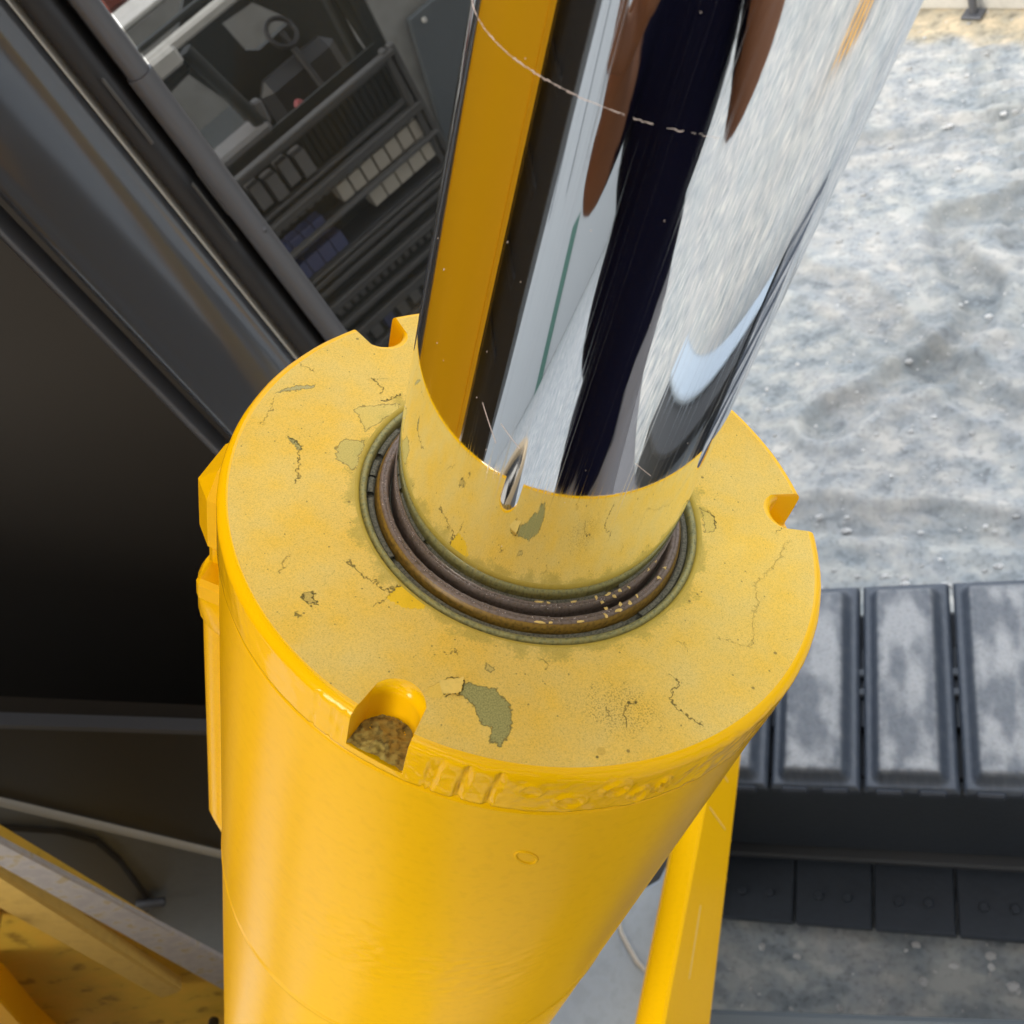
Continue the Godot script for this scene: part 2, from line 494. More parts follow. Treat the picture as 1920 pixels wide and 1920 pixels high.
# ================================================================= the setting
func setting():
	# ground: fine in front of the camera, coarser to the horizon
	var gm := mat("ground", Color(1, 1, 1), 0.9, 0.0, 0.3)
	gm.vertex_color_use_as_albedo = true
	var side := 1024
	var d1 := bytes(41, side, side, 0.022, 5)
	var s2 := noise(42, 0.022, 4).get_seamless_image(side * 2 / 3, side)
	s2.convert(Image.FORMAT_L8); s2.resize(side, side, Image.INTERPOLATE_CUBIC)
	var d2 := s2.get_data()
	var d3 := bytes(43, side, side, 0.09, 3)
	var out := PackedByteArray(); out.resize(side * side * 3)
	var hb := PackedByteArray(); hb.resize(side * side)
	for i in side * side:
		var a := (d1[i] - 128) / 128.0; var b := (d2[i] - 128) / 128.0; var c := (d3[i] - 128) / 128.0
		var v := clampf(0.90 + 0.05 * a + 0.03 * b + 0.045 * c + 0.09 * smooth(0.22, 0.5, b) - 0.11 * smooth(-0.2, -0.6, b) - 0.07 * smooth(-0.3, -0.6, c + 0.3 * a), 0.25, 1.0)
		var cool := clampf(0.5 - 0.9 * b - 0.5 * a, 0, 1) * 0.07
		out[i * 3] = int(255 * clampf(v * (1.0 - cool), 0, 1)); out[i * 3 + 1] = int(255 * clampf(v * (0.982 - cool * 0.40), 0, 1)); out[i * 3 + 2] = int(255 * clampf(v * (0.955 + cool * 0.3), 0, 1))
		hb[i] = int(clampf(128 + 55 * a + 35 * b + 34 * c, 0, 255))
	var him := Image.create_from_data(side, side, false, Image.FORMAT_L8, hb)
	him.bump_map_to_normal_map(3.0)
	tri_map(gm, 0.42, ImageTexture.create_from_image(Image.create_from_data(side, side, false, Image.FORMAT_RGB8, out)), ImageTexture.create_from_image(him), 0.34, true)
	var xs := axis_stops(-2.6, 2.2, 0.024, 150.0)
	var zs := axis_stops(-6.2, 0.4, 0.024, 150.0)
	var P := PackedVector3Array(); var C := PackedColorArray()
	var n1 := noise(51, 0.9, 4); var n2 := noise(52, 3.5, 3); var n3 := noise(53, 9.0, 2)
	# wheel tracks pressed into the dust: lines of points on the ground with a width
	var ruts := [
		[0.095, 0.026, [Vector2(0.55, -3.75), Vector2(0.35, -3.52), Vector2(0.12, -3.44), Vector2(-0.06, -3.44), Vector2(-0.10, -3.33), Vector2(-0.04, -3.19), Vector2(0.04, -3.06), Vector2(-0.01, -2.9), Vector2(-0.18, -2.7), Vector2(-0.5, -2.5)]],
		[0.07, 0.014, [Vector2(0.5, -3.3), Vector2(0.25, -3.2), Vector2(0.16, -3.28), Vector2(0.2, -3.4)]],
		[0.10, 0.014, [Vector2(-1.2, -3.6), Vector2(-0.5, -3.2), Vector2(0.0, -2.55), Vector2(0.5, -2.2)]],
		[0.09, 0.012, [Vector2(-1.4, -2.5), Vector2(-0.6, -2.1), Vector2(0.1, -2.0), Vector2(0.8, -1.7)]],
		[0.09, 0.012, [Vector2(-0.9, -4.3), Vector2(-0.3, -4.0), Vector2(0.2, -3.95), Vector2(0.9, -4.2)]],
	]
	for z in zs:
		for x in xs:
			var near := smooth(9.0, 3.5, Vector2(x + 0.2, z + 2.5).length())
			var q := Vector2(x, z)
			var y := 0.035 * n1.get_noise_2d(x, z) * near
			# dust drawn out along one diagonal
			var sx := x * 0.8 + z * 0.6; var sz := -x * 0.6 + z * 0.8
			var streak := n2.get_noise_2d(sx * 0.30, sz * 1.0)
			y += near * (0.010 * streak + 0.005 * n3.get_noise_2d(x * 1.2, z * 2.0))
			var tone := 0.0
			if near > 0.2:
				for r in ruts:
					var best := 9.0
					var pts: Array = r[2]
					for k in pts.size() - 1:
						best = minf(best, q.distance_to(Geometry2D.get_closest_point_to_segment(q, pts[k], pts[k + 1])))
					best += 0.05 * n2.get_noise_2d(x * 0.9 + 7.0, z * 0.9)
					if best < r[0] * 2.0:
						var e: float = best / r[0]
						y += r[1] * (smooth(0.6, 1.0, e) * smooth(1.7, 1.0, e) - 1.1 * smooth(0.9, 0.4, e))
						tone -= 0.065 * smooth(1.1, 0.2, e)
				# tread lugs of a wheel that rolled past
				var tx := (x - 0.16) - (z + 4.1) * 0.18
				if absf(tx) < 0.11 and z < -3.55 and z > -4.55:
					y += 0.020 * sin(z * TAU / 0.085 + tx * 9.0) * smooth(0.11, 0.06, absf(tx))
			var blot := n1.get_noise_2d(x * 0.8 + 40.0, z * 0.8)
			var alb := 0.49 + tone + 0.05 * streak + 0.07 * blot
			P.append(Vector3(x, y * 1.0, z))
			var cool := clampf(0.5 - 2.0 * streak, 0.0, 1.0)
			# sunlit ground along the white kerb, its warm light painted into the colour
			var sunlit_strip := smooth(-4.52, -4.66, z - 0.42 * x + 0.10 * n2.get_noise_2d(x * 1.3, z * 1.3)) * near
			var cc := Color(alb * (1.0 - 0.05 * cool), alb * (1.0 - 0.015 * cool), alb * 0.985)
			C.append(cc.lerp(Color(0.62, 0.53, 0.39), sunlit_strip))
	var g := node("ground", grid_mesh(xs.size(), zs.size(), P, C, PackedVector2Array(), gm))
	structure(g)
	# loose clods and grit on the dust
	var cb := Mb.new()
	var cn := noise(57, 0.9, 2)
	for j in 6:
		for i in 8:
			var q := []
			for k in [[i, j], [i + 1, j], [i + 1, j + 1], [i, j + 1]]:
				var la: float = PI * (k[1] / 6.0 - 0.5); var lo: float = TAU * (int(k[0]) % 8) / 8.0
				var d := Vector3(cos(la) * cos(lo), sin(la) * 0.7, cos(la) * sin(lo))
				q.append(d * (1.0 + 0.55 * cn.get_noise_3dv(d * 1.3)))
			cb.tri(q[0], q[1], q[2]); cb.tri(q[0], q[2], q[3])
	var cm := ArrayMesh.new()
	var grit := mat("grit", Color(1, 1, 1), 0.9, 0.0, 0.3)
	grit.vertex_color_use_as_albedo = true
	cb.into(cm, grit)
	var mm := MultiMesh.new()
	mm.transform_format = MultiMesh.TRANSFORM_3D
	mm.use_colors = true
	mm.mesh = cm
	mm.instance_count = 3400
	for k in mm.instance_count:
		var x := rng.randf_range(-1.6, 1.6); var z := rng.randf_range(-4.9, -0.3)
		if n1.get_noise_2d(x * 2.0, z * 2.0) < rng.randf_range(-0.35, 0.25): x = rng.randf_range(-1.6, 1.6); z = rng.randf_range(-4.9, -0.3)
		var r := 0.0025 + 0.009 * pow(rng.randf(), 5.0)
		var y := 0.035 * n1.get_noise_2d(x, z) + 0.012 * n2.get_noise_2d((x * 0.8 + z * 0.6) * 0.30, (-x * 0.6 + z * 0.8) * 1.0)
		mm.set_instance_transform(k, Transform3D(Basis(Vector3.UP, rng.randf() * TAU).scaled(Vector3(r * rng.randf_range(0.8, 1.6), r, r)), Vector3(x, y + r * 0.1, z)))
		var v := rng.randf_range(0.36, 0.60)
		mm.set_instance_color(k, Color(v, v * 0.985, v * 0.96))
	var mi := MultiMeshInstance3D.new()
	mi.name = "ground_grit"
	mi.multimesh = mm
	add_child(mi, true)
	tag(mi, "small pale clods and grit scattered over the dusty ground", "grit")
	mi.set_meta("kind", "stuff")


func axis_stops(a: float, b: float, step: float, far: float) -> PackedFloat32Array:
	var v := []
	var x := a
	while x <= b: v.append(x); x += step
	var s := step; x = b
	while x < far: s *= 1.16; x += s; v.append(x)
	s = step; x = a
	while x > -far: s *= 1.16; x -= s; v.push_front(x)
	return PackedFloat32Array(v)


# ================================================================= crawler track
func track():
	var t := thing("crawler_track", "dark steel crawler track with dusty flat shoes beside the yellow cylinder", "track", Transform3D(Basis(), Vector3(0, 0, -1.145)))
	var variants := []
	for k in 5: variants.append(shoe_mesh(100 + k))
	for i in range(-9, 5):
		var x := -0.208 + 0.2075 * i
		node("track_shoe", variants[(i * 3 + 40) % 5], t, Transform3D(Basis(), Vector3(x, 0.75, 0)))
	# lower run: plates with two bolts each
	var lower := Mb.new()
	lower.box(Vector3(0, 0, 0), Vector3(0.201, 0.028, 0.66), 0.005)
	for s in [-0.037, 0.037]:
		lower.rod(Vector3(s, 0.012, 0.255), Vector3(s, 0.028, 0.255), 0.013, 0.013, 6, 0.003)
	var lm := ArrayMesh.new()
	lower.into(lm, M.track_steel)
	for i in range(-9, 5):
		node("lower_shoe", lm, t, Transform3D(Basis(), Vector3(-0.262 + 0.2055 * i, 0.075, 0.082)))
	# links between the shoes
	var b := Mb.new()
	for i in range(-9, 5):
		var x := -0.104 + 0.2075 * i
		for z in [-0.03, 0.02]:
			b.box(Vector3(x, 0.685, z), Vector3(0.05, 0.05, 0.022), 0.004)
		b.rod(Vector3(x, 0.675, -0.10), Vector3(x, 0.675, 0.10), 0.016, 0.016, 8)
	obj("chain_link", b, M.track_steel, t).set_meta("kind", "stuff")
	b = Mb.new()
	b.box(Vector3(-0.66, 0.43, 0.0), Vector3(2.7, 0.46, 0.44), 0.015)
	b.box(Vector3(-0.66, 0.44, 0.228), Vector3(2.74, 0.44, 0.03), 0.006)
	obj("track_frame", b, M.track_steel, t)
	b = Mb.new()
	b.box(Vector3(-0.66, 0.185, 0.245), Vector3(2.8, 0.03, 0.045), 0.006)
	obj("frame_ledge", b, M.steel_dark, t)
	# rounded ends
	for s in [-1.0, 1.0]:
		b = Mb.new()
		var ex := 0.73 if s > 0 else -2.05
		b.rod(Vector3(ex, 0.40, -0.2), Vector3(ex, 0.40, 0.2), 0.31, 0.31, 32, 0.02)
		obj("idler_wheel" if s > 0 else "drive_sprocket", b, M.track_steel, t)
		for k in 5:
			var a := (k + 0.5) / 5.0 * PI
			var at := Vector3(ex + s * 0.345 * sin(a), 0.405 + 0.345 * cos(a), 0)
			node("track_shoe", variants[k], t, Transform3D(Basis(Vector3.BACK, -s * a), at))


func shoe_mesh(sd: int) -> ArrayMesh:
	var n := noise(sd, 9.0, 5); var n2 := noise(sd + 50, 30.0, 4); var n3 := noise(sd + 80, 4.0, 3)
	var nx := 44; var nz := 100
	var hx := 0.099; var hz := 0.2635
	var P := PackedVector3Array(); var C := PackedColorArray()
	for j in nz:
		for i in nx:
			var x := lerpf(-hx, hx, i / float(nx - 1)); var z := lerpf(-hz, hz, j / float(nz - 1))
			# raised pad with sloping shoulders and rounded corners
			var ex := absf(x) - 0.058; var ez := absf(z) - 0.226
			var e := Vector2(maxf(ex, 0), maxf(ez, 0)).length() + minf(maxf(ex, ez), 0.0)
			var pad := smooth(0.026, 0.0, e)
			var rim := smooth(hx, hx - 0.006, absf(x)) * smooth(hz, hz - 0.006, absf(z))
			var y := -0.030 + 0.032 * pad + 0.0012 * n.get_noise_2d(x * 3.0, z * 3.0) * pad
			y -= (1.0 - rim) * 0.012
			# dust lies on the pad, rubbed off in patches; its edge is ragged
			var top := smooth(0.010, -0.014, e + 0.006 * n2.get_noise_2d(x, z))
			var worn := smooth(-0.22, 0.62, n3.get_noise_2d(x * 2.2, z * 1.1) + 0.5 * n.get_noise_2d(x * 1.4, z * 0.8) + 0.18)
			var dust := clampf(top * (0.25 + 0.75 * worn) + 0.12 * n2.get_noise_2d(x * 2.0, z), 0.0, 1.0)
			var edge := smooth(0.008, 0.0, absf(e - 0.001)) * (0.6 + 0.8 * n2.get_noise_2d(x + 3.0, z))
			var dark := Color(0.050, 0.062, 0.082)
			var c := dark.lerp(Color(0.33, 0.335, 0.335), clampf(0.85 * dust + 0.3 * maxf(edge, 0.0), 0.0, 1.0))
			C.append(c)
			P.append(Vector3(x, y, z))
	var mesh := grid_mesh(nx, nz, P, C, PackedVector2Array(), M.track_shoe)
	var b := Mb.new()
	b.col = Color(0.035, 0.043, 0.056)
	# skirt with the small scallops at the near end
	b.box(Vector3(0, -0.052, 0), Vector3(0.198, 0.026, 0.527), 0.003)
	for s in [-0.045, 0.045]:
		b.box(Vector3(s, -0.046, 0.264), Vector3(0.06, 0.03, 0.012), 0.005)
	b.into(mesh, M.track_shoe)
	return mesh


# ================================================================= hydraulic cylinder
var slow: FastNoiseLite
var face_h := PackedFloat32Array()
var face_c := PackedColorArray()
const FS := 1400
const FR := 103.0          # half side of the face picture, mm

func flat_pts(a: Array) -> PackedVector2Array:
	var v := PackedVector2Array()
	for i in range(0, a.size(), 2): v.append(Vector2(a[i], a[i + 1]))
	return v


func face_box(pts: PackedVector2Array, pad: float) -> Rect2i:
	var r := Rect2(pts[0], Vector2.ZERO)
	for q in pts: r = r.expand(q)
	r = r.grow(pad)
	var k := FS / (2.0 * FR)
	var a := Vector2i(((r.position + Vector2.ONE * FR) * k).floor()).clamp(Vector2i.ZERO, Vector2i.ONE * (FS - 1))
	var b := Vector2i(((r.end + Vector2.ONE * FR) * k).ceil()).clamp(Vector2i.ZERO, Vector2i.ONE * (FS - 1))
	return Rect2i(a, b - a)


func edge_distance(q: Vector2, pts: PackedVector2Array, closed: bool) -> float:
	var best := 1e9
	for i in pts.size() - (0 if closed else 1):
		best = minf(best, q.distance_to(Geometry2D.get_closest_point_to_segment(q, pts[i], pts[(i + 1) % pts.size()])))
	return best


# lifts (k > 0) or removes (k < 0) the paint inside a ragged outline
func face_patch(a: Array, k: float, c: Color, cover: float, wob: FastNoiseLite, grit := 0.0):
	var pts := flat_pts(a)
	var r := face_box(pts, 2.0)
	var gn := noise(77, 1.6, 3)
	for y in range(r.position.y, r.end.y):
		for x in range(r.position.x, r.end.x):
			var q := (Vector2(x, y) + Vector2.ONE * 0.5) * (2.0 * FR / FS) - Vector2.ONE * FR
			var w := q + Vector2(wob.get_noise_2dv(q), wob.get_noise_2dv(q + Vector2(50, 9))) * 0.6 + Vector2(slow.get_noise_2dv(q), slow.get_noise_2dv(q + Vector2(31, 77))) * 0.9
			var d := edge_distance(w, pts, true) * (1.0 if Geometry2D.is_point_in_polygon(w, pts) else -1.0)
			var m := smooth(-0.12, 0.12, d)
			if m > 0.0:
				var i := y * FS + x
				face_h[i] += k * m
				var g := 1.0 + grit * gn.get_noise_2dv(q)
				face_c[i] = face_c[i].lerp(Color(c.r * g, c.g * g, c.b * g), m * cover)
			if k < 0.0 and d > -0.35 and d < 0.5:
				# darker line along the broken edge
				var i2 := y * FS + x
				var e := smooth(0.30, 0.05, absf(d)) * (0.5 + 0.9 * absf(wob.get_noise_2dv(q * 1.7)))
				face_c[i2] = face_c[i2].lerp(Color(0.12, 0.10, 0.035), clampf(e, 0.0, 0.6))


func face_crack(a: Array, wide: float, k: float, dirt: float, wob: FastNoiseLite):
	var pts := flat_pts(a)
	var r := face_box(pts, 2.5)
	for y in range(r.position.y, r.end.y):
		for x in range(r.position.x, r.end.x):
			var q := (Vector2(x, y) + Vector2.ONE * 0.5) * (2.0 * FR / FS) - Vector2.ONE * FR
			var w := q + Vector2(wob.get_noise_2dv(q), wob.get_noise_2dv(q + Vector2(50, 9))) * 0.8 + Vector2(slow.get_noise_2dv(q), slow.get_noise_2dv(q + Vector2(31, 77))) * 1.2
			var d := edge_distance(w, pts, false)
			var ww := wide * (0.55 + 0.9 * absf(wob.get_noise_2dv(q * 0.8 + Vector2(9, 3))) * 2.0)
			var i := y * FS + x
			if d < 2.0:
				face_h[i] += k * smooth(2.0, 0.2, d)
			if d < ww * 1.5:
				var m := smooth(ww * 1.2, ww * 0.35, d)
				face_h[i] -= 0.22 * m
				face_c[i] = face_c[i].lerp(Color(0.09, 0.075, 0.025), m * dirt)


func face_material() -> StandardMaterial3D:
	face_h.resize(FS * FS); face_c.resize(FS * FS)
	var na := noise(61, 0.012, 5).get_image(FS, FS); na.convert(Image.FORMAT_L8)
	var nb := noise(62, 0.11, 3).get_image(FS, FS); nb.convert(Image.FORMAT_L8)
	var nc := noise(63, 0.28, 2).get_image(FS, FS); nc.convert(Image.FORMAT_L8)
	var nd := noise(64, 0.004, 3).get_image(FS, FS); nd.convert(Image.FORMAT_L8)
	var da := na.get_data(); var db := nb.get_data(); var dc := nc.get_data(); var dd := nd.get_data()
	var ctr := FS / 2.0
	for y in FS:
		for x in FS:
			var i := y * FS + x
			var a := (da[i] - 128) / 128.0; var b := (db[i] - 128) / 128.0; var c := (dc[i] - 128) / 128.0; var e := (dd[i] - 128) / 128.0
			# dusty yellow paint: pale dust, darker grit grains
			var dust := clampf(0.62 + 0.35 * e + 0.25 * a, 0.15, 1.0)
			var g := 1.0 + 0.19 * b + 0.19 * c
			var speck := smooth(0.20, 0.46, b * 0.6 + c * 0.55 + 0.12 * a) * 0.36
			var col := Color(0.80, 0.485, 0.045).lerp(Color(0.765, 0.555, 0.155), dust)
			var rr0 := Vector2(x - ctr, y - ctr).length() * (2.0 * FR / FS)
			if rr0 < 63.0:
				# oily olive film creeping out of the ring, patchy
				var oil := smooth(61.5, 57.5, rr0 + 5.0 * a + 2.5 * b) * (0.75 + 0.4 * b)
				col = col.lerp(Color(0.36, 0.30, 0.07), clampf(oil * 0.8, 0.0, 0.62))
			g *= 1.0 - speck
			face_c[i] = Color(col.r * g, col.g * g, col.b * g * (1.0 - 0.2 * speck))
			face_h[i] = 0.030 * a + 0.022 * b + 0.012 * c - 0.02 * speck
	var wob := noise(71, 0.60, 2)
	slow = noise(72, 0.16, 3)
	var bare := Color(0.36, 0.33, 0.125)
	# paint flaked off down to the primer
	face_patch([-20.5, 72.7, -20.0, 73.5, -15.2, 73.1, -11.4, 73.9, -8.9, 76.9, -7.1, 80.6, -6.5, 84.0, -7.3, 88.3, -10.3, 91.7, -11.2, 90.4, -12.8, 90.9, -13.1, 88.9, -12.5, 86.1, -15.0, 85.7, -16.3, 83.1, -16.7, 80.3, -19.2, 78.5, -21.1, 77.4], -0.16, Color(0.30, 0.285, 0.105), 0.95, wob, 0.55)
	face_patch([-65.1, -9.0, -65.3, -12.2, -63.8, -14.6, -62.9, -16.2, -58.3, -16.5, -56.4, -17.2, -57.9, -4.5, -59.0, -2.4, -60.8, -3.9, -62.5, -5.2, -64.2, -7.0], -0.10, Color(0.50, 0.42, 0.13), 0.8, wob, 0.3)
	face_patch([-88.2, -33.4, -84.7, -36.3, -81.1, -38.8, -75.8, -40.6, -75.4, -39.2, -80.5, -37.2, -84.5, -35.1], -0.10, Color(0.42, 0.38, 0.17), 0.9, wob, 0.3)
	face_patch([58.5, -6.7, 60.7, -5.5, 62.8, -3.4, 63.4, -0.5, 62.4, 2.7, 60.3, 3.5, 58.9, 4.2, 59.1, -2.7], -0.12, Color(0.58, 0.44, 0.11), 0.6, wob, 0.3)
	face_patch([-81.6, -14.1, -79.2, -13.2, -75.6, -9.9, -77.1, -8.8, -78.1, -10.2, -79.9, -12.6], -0.15, bare, 0.9, wob, 0.4)
	face_patch([-68.6, 49.4, -66.9, 51.3, -63.8, 52.1, -65.6, 47.3], -0.12, Color(0.46, 0.34, 0.09), 0.8, wob, 0.4)
	face_patch([-69.7, 55.4, -69.0, 55.3, -67.7, 56.4, -68.5, 57.1, -69.5, 56.4], -0.2, Color(0.24, 0.18, 0.04), 0.9, wob, 0.3)
	face_patch([-61.6, -30.9, -58.7, -33.2, -46.2, -37.1, -46.0, -34.1, -56.4, -21.6, -59.4, -28.4], -0.06, Color(0.62, 0.49, 0.14), 0.6, wob, 0.3)
	face_patch([-43.2, 44.4, -40.6, 41.8, -38.9, 42.2, -32.4, 46.7, -32.9, 49.3, -37.7, 50.0, -43.3, 48.2, -44.8, 46.3], 0.10, Color(0.82, 0.50, 0.012), 0.85, wob, 0.1)
	# a flake that stands off the metal beside the bare crescent
	face_patch([-32.5, 77.9, -26.6, 72.5, -24.1, 71.8, -20.6, 72.1, -21.4, 77.5, -23.9, 76.9, -25.8, 77.5, -27.6, 78.8, -28.8, 79.3], 0.16, Color(0.79, 0.52, 0.085), 0.5, wob, 0.1)
	# more, on the far side, which the mirror of the rod shows
	face_patch([20.0, -70.0, 26.0, -73.0, 31.0, -70.0, 29.0, -65.0, 23.0, -64.0], -0.12, bare, 0.8, wob, 0.4)
	face_patch([-14.0, 66.0, -12.4, 67.0, -13.0, 68.4, -14.4, 67.6], -0.1, bare, 0.4, wob, 0.4)
	var cr := [
		[[-81.6, -14.1, -79.7, -13.7, -78.3, -11.8, -75.6, -9.9, -77.2, -8.2, -76.7, -5.2, -75.5, -1.7, -76.2, 1.0, -75.5, 3.4, -76.3, 6.1], 0.26, 0.10, 0.8],
		[[-56.1, -47.6, -54.6, -46.1, -53.0, -43.7, -53.3, -40.3], 0.24, 0.12, 0.85], [[-52.4, -37.2, -50.6, -37.3, -49.2, -40.0, -46.5, -42.1], 0.30, 0.12, 0.9],
		[[-56.1, -47.6, -54.7, -48.0, -51.8, -49.2], 0.16, 0.06, 0.7], [[-90.2, -17.6, -89.8, -21.1, -87.7, -24.9, -88.9, -28.0, -88.0, -32.3], 0.16, 0.07, 0.6],
		[[-83.6, -51.4, -80.5, -49.3, -77.0, -47.3], 0.15, 0.05, 0.6], [[-57.1, 34.1, -55.4, 36.1, -52.8, 37.9, -50.7, 41.1, -47.3, 41.1, -46.1, 43.1, -43.9, 44.5, -40.6, 41.8], 0.26, 0.08, 0.75],
		[[-47.4, 50.1, -43.5, 44.8], 0.14, 0.06, 0.7], [[-75.9, 41.9, -75.1, 37.4, -74.2, 35.9], 0.22, 0.10, 0.5], [[-68.6, 49.4, -66.9, 51.3, -63.8, 52.1, -65.6, 47.3], 0.2, 0.08, 0.8],
		[[40.2, 62.6, 42.6, 64.7, 42.8, 66.6, 39.9, 70.3, 40.8, 72.9, 44.6, 76.2, 48.5, 78.9], 0.26, 0.10, 0.8], [[25.7, 81.1, 26.1, 76.5, 27.5, 74.1, 29.6, 72.9], 0.24, 0.10, 0.9],
		[[44.1, 50.2, 46.9, 51.1, 47.1, 54.3], 0.12, 0.04, 0.5], [[68.8, 46.9, 67.2, 49.6, 57.3, 46.8], 0.12, 0.08, 0.3],
		[[68.4, 47.7, 70.6, 38.4, 72.9, 31.5, 73.8, 23.6, 82.1, 13.4, 89.0, 2.9], 0.2, 0.10, 0.28], [[84.4, -0.1, 89.4, -3.6], 0.14, 0.03, 0.7],
		[[-25.7, 63.8, -24.4, 63.3, -23.2, 62.5, -22.5, 63.8], 0.14, 0.04, 0.7], [[20.3, 76.0, 21.6, 78.0, 22.4, 80.5], 0.16, 0.04, 0.7],
		[[-20.6, 72.1, -21.4, 77.5, -23.9, 76.9, -25.8, 77.5], 0.26, 0.0, 0.9], [[-26.6, 72.5, -24.1, 71.8, -20.6, 72.1], 0.2, 0.0, 0.85],
		[[61.0, -6.0, 62.8, -3.4, 63.4, -0.5, 62.4, 2.7], 0.22, 0.06, 0.8],
		[[10.0, -80.0, 14.0, -76.0, 13.0, -72.0, 18.0, -68.0], 0.24, 0.1, 0.8], [[48.0, -62.0, 52.0, -58.0, 51.0, -52.0], 0.24, 0.1, 0.8],
		[[2.0, 62.0, 4.0, 64.0, 3.0, 66.0], 0.16, 0.05, 0.5],
	]
	for q in cr: face_crack(q[0], q[1], q[2], q[3], wob)
	# gritty dirt caught in the grain: one clotted patch, and loose specks
	var clot := noise(73, 0.9, 3)
	for y in range(0, FS):
		for x in range(FS / 2, FS * 3 / 4):
			var q := (Vector2(x, y) + Vector2.ONE * 0.5) * (2.0 * FR / FS) - Vector2.ONE * FR
			var d := Vector2((q.x - 24.0) / 1.4, q.y - 76.0).length()
			if d < 12.0:
				var s := smooth(0.12, 0.34, clot.get_noise_2dv(q * 1.4)) * smooth(12.0, 5.0, d + 4.0 * wob.get_noise_2dv(q * 0.3)) * 0.55
				face_c[y * FS + x] = face_c[y * FS + x].lerp(Color(0.22, 0.15, 0.03), s)
				face_h[y * FS + x] -= 0.05 * s
	var rr := RandomNumberGenerator.new(); rr.seed = 9
	for k in 230:
		var a := rr.randf() * TAU; var r0 := rr.randf_range(59.0, 98.0)
		var s := rr.randf_range(0.10, 0.30) * (2.0 if rr.randf() < 0.08 else 1.0)
		face_patch_dot(Vector2(cos(a), sin(a)) * r0, s, Color(0.20, 0.15, 0.05), 0.75)
	face_patch_dot(Vector2(18.2, 90.3), 1.3, Color(0.52, 0.33, 0.06), 0.5)
	face_patch_dot(Vector2(17.0, 92.2), 0.4, Color(0.12, 0.09, 0.03), 0.9)
	var rgb := PackedByteArray(); rgb.resize(FS * FS * 3)
	var hh := PackedByteArray(); hh.resize(FS * FS)
	for i in FS * FS:
		var c: Color = face_c[i].linear_to_srgb()
		rgb[i * 3] = clampi(int(c.r * 255.0), 0, 255); rgb[i * 3 + 1] = clampi(int(c.g * 255.0), 0, 255); rgb[i * 3 + 2] = clampi(int(c.b * 255.0), 0, 255)
		hh[i] = clampi(int(150.0 + face_h[i] * 330.0), 0, 255)
	var him := Image.create_from_data(FS, FS, false, Image.FORMAT_L8, hh)
	him.bump_map_to_normal_map(6.0)
	var m := mat("gland_face", Color(1, 1, 1), 0.75, 0.0, 0.22)
	m.albedo_texture = ImageTexture.create_from_image(Image.create_from_data(FS, FS, false, Image.FORMAT_RGB8, rgb))
	m.normal_enabled = true
	m.normal_texture = ImageTexture.create_from_image(him)
	m.normal_scale = 1.0
	face_h.clear(); face_c.clear()
	return m


func face_patch_dot(at: Vector2, r: float, c: Color, k: float):
	var b := face_box(PackedVector2Array([at]), r + 0.3)
	for y in range(b.position.y, b.end.y):
		for x in range(b.position.x, b.end.x):
			var q := (Vector2(x, y) + Vector2.ONE * 0.5) * (2.0 * FR / FS) - Vector2.ONE * FR
			var m := smooth(r + 0.08, r - 0.08, (q - at).length()) * k
			face_c[y * FS + x] = face_c[y * FS + x].lerp(c, m)
			face_h[y * FS + x] -= 0.08 * m


const NOTCH_AT := [115.3, -6.7, -64.0, -126.5]   # degrees round the gland
const NOTCH_HALF := 0.0088
const NOTCH_ROUND := 0.0948                       # radius at which the round end is centred

func gland_radius(deg: float) -> float:
	for a in NOTCH_AT:
		var d := absf(wrapf(deg - a, -180.0, 180.0))
		if d > 15.0: continue
		var s := sin(deg_to_rad(d)); var c := cos(deg_to_rad(d))
		# ray from the axis against the round end, then against the straight side
		var disc := NOTCH_HALF * NOTCH_HALF - NOTCH_ROUND * NOTCH_ROUND * s * s
		if disc > 0.0 and d < 5.06: return NOTCH_ROUND * c - sqrt(disc)
	return 0.1


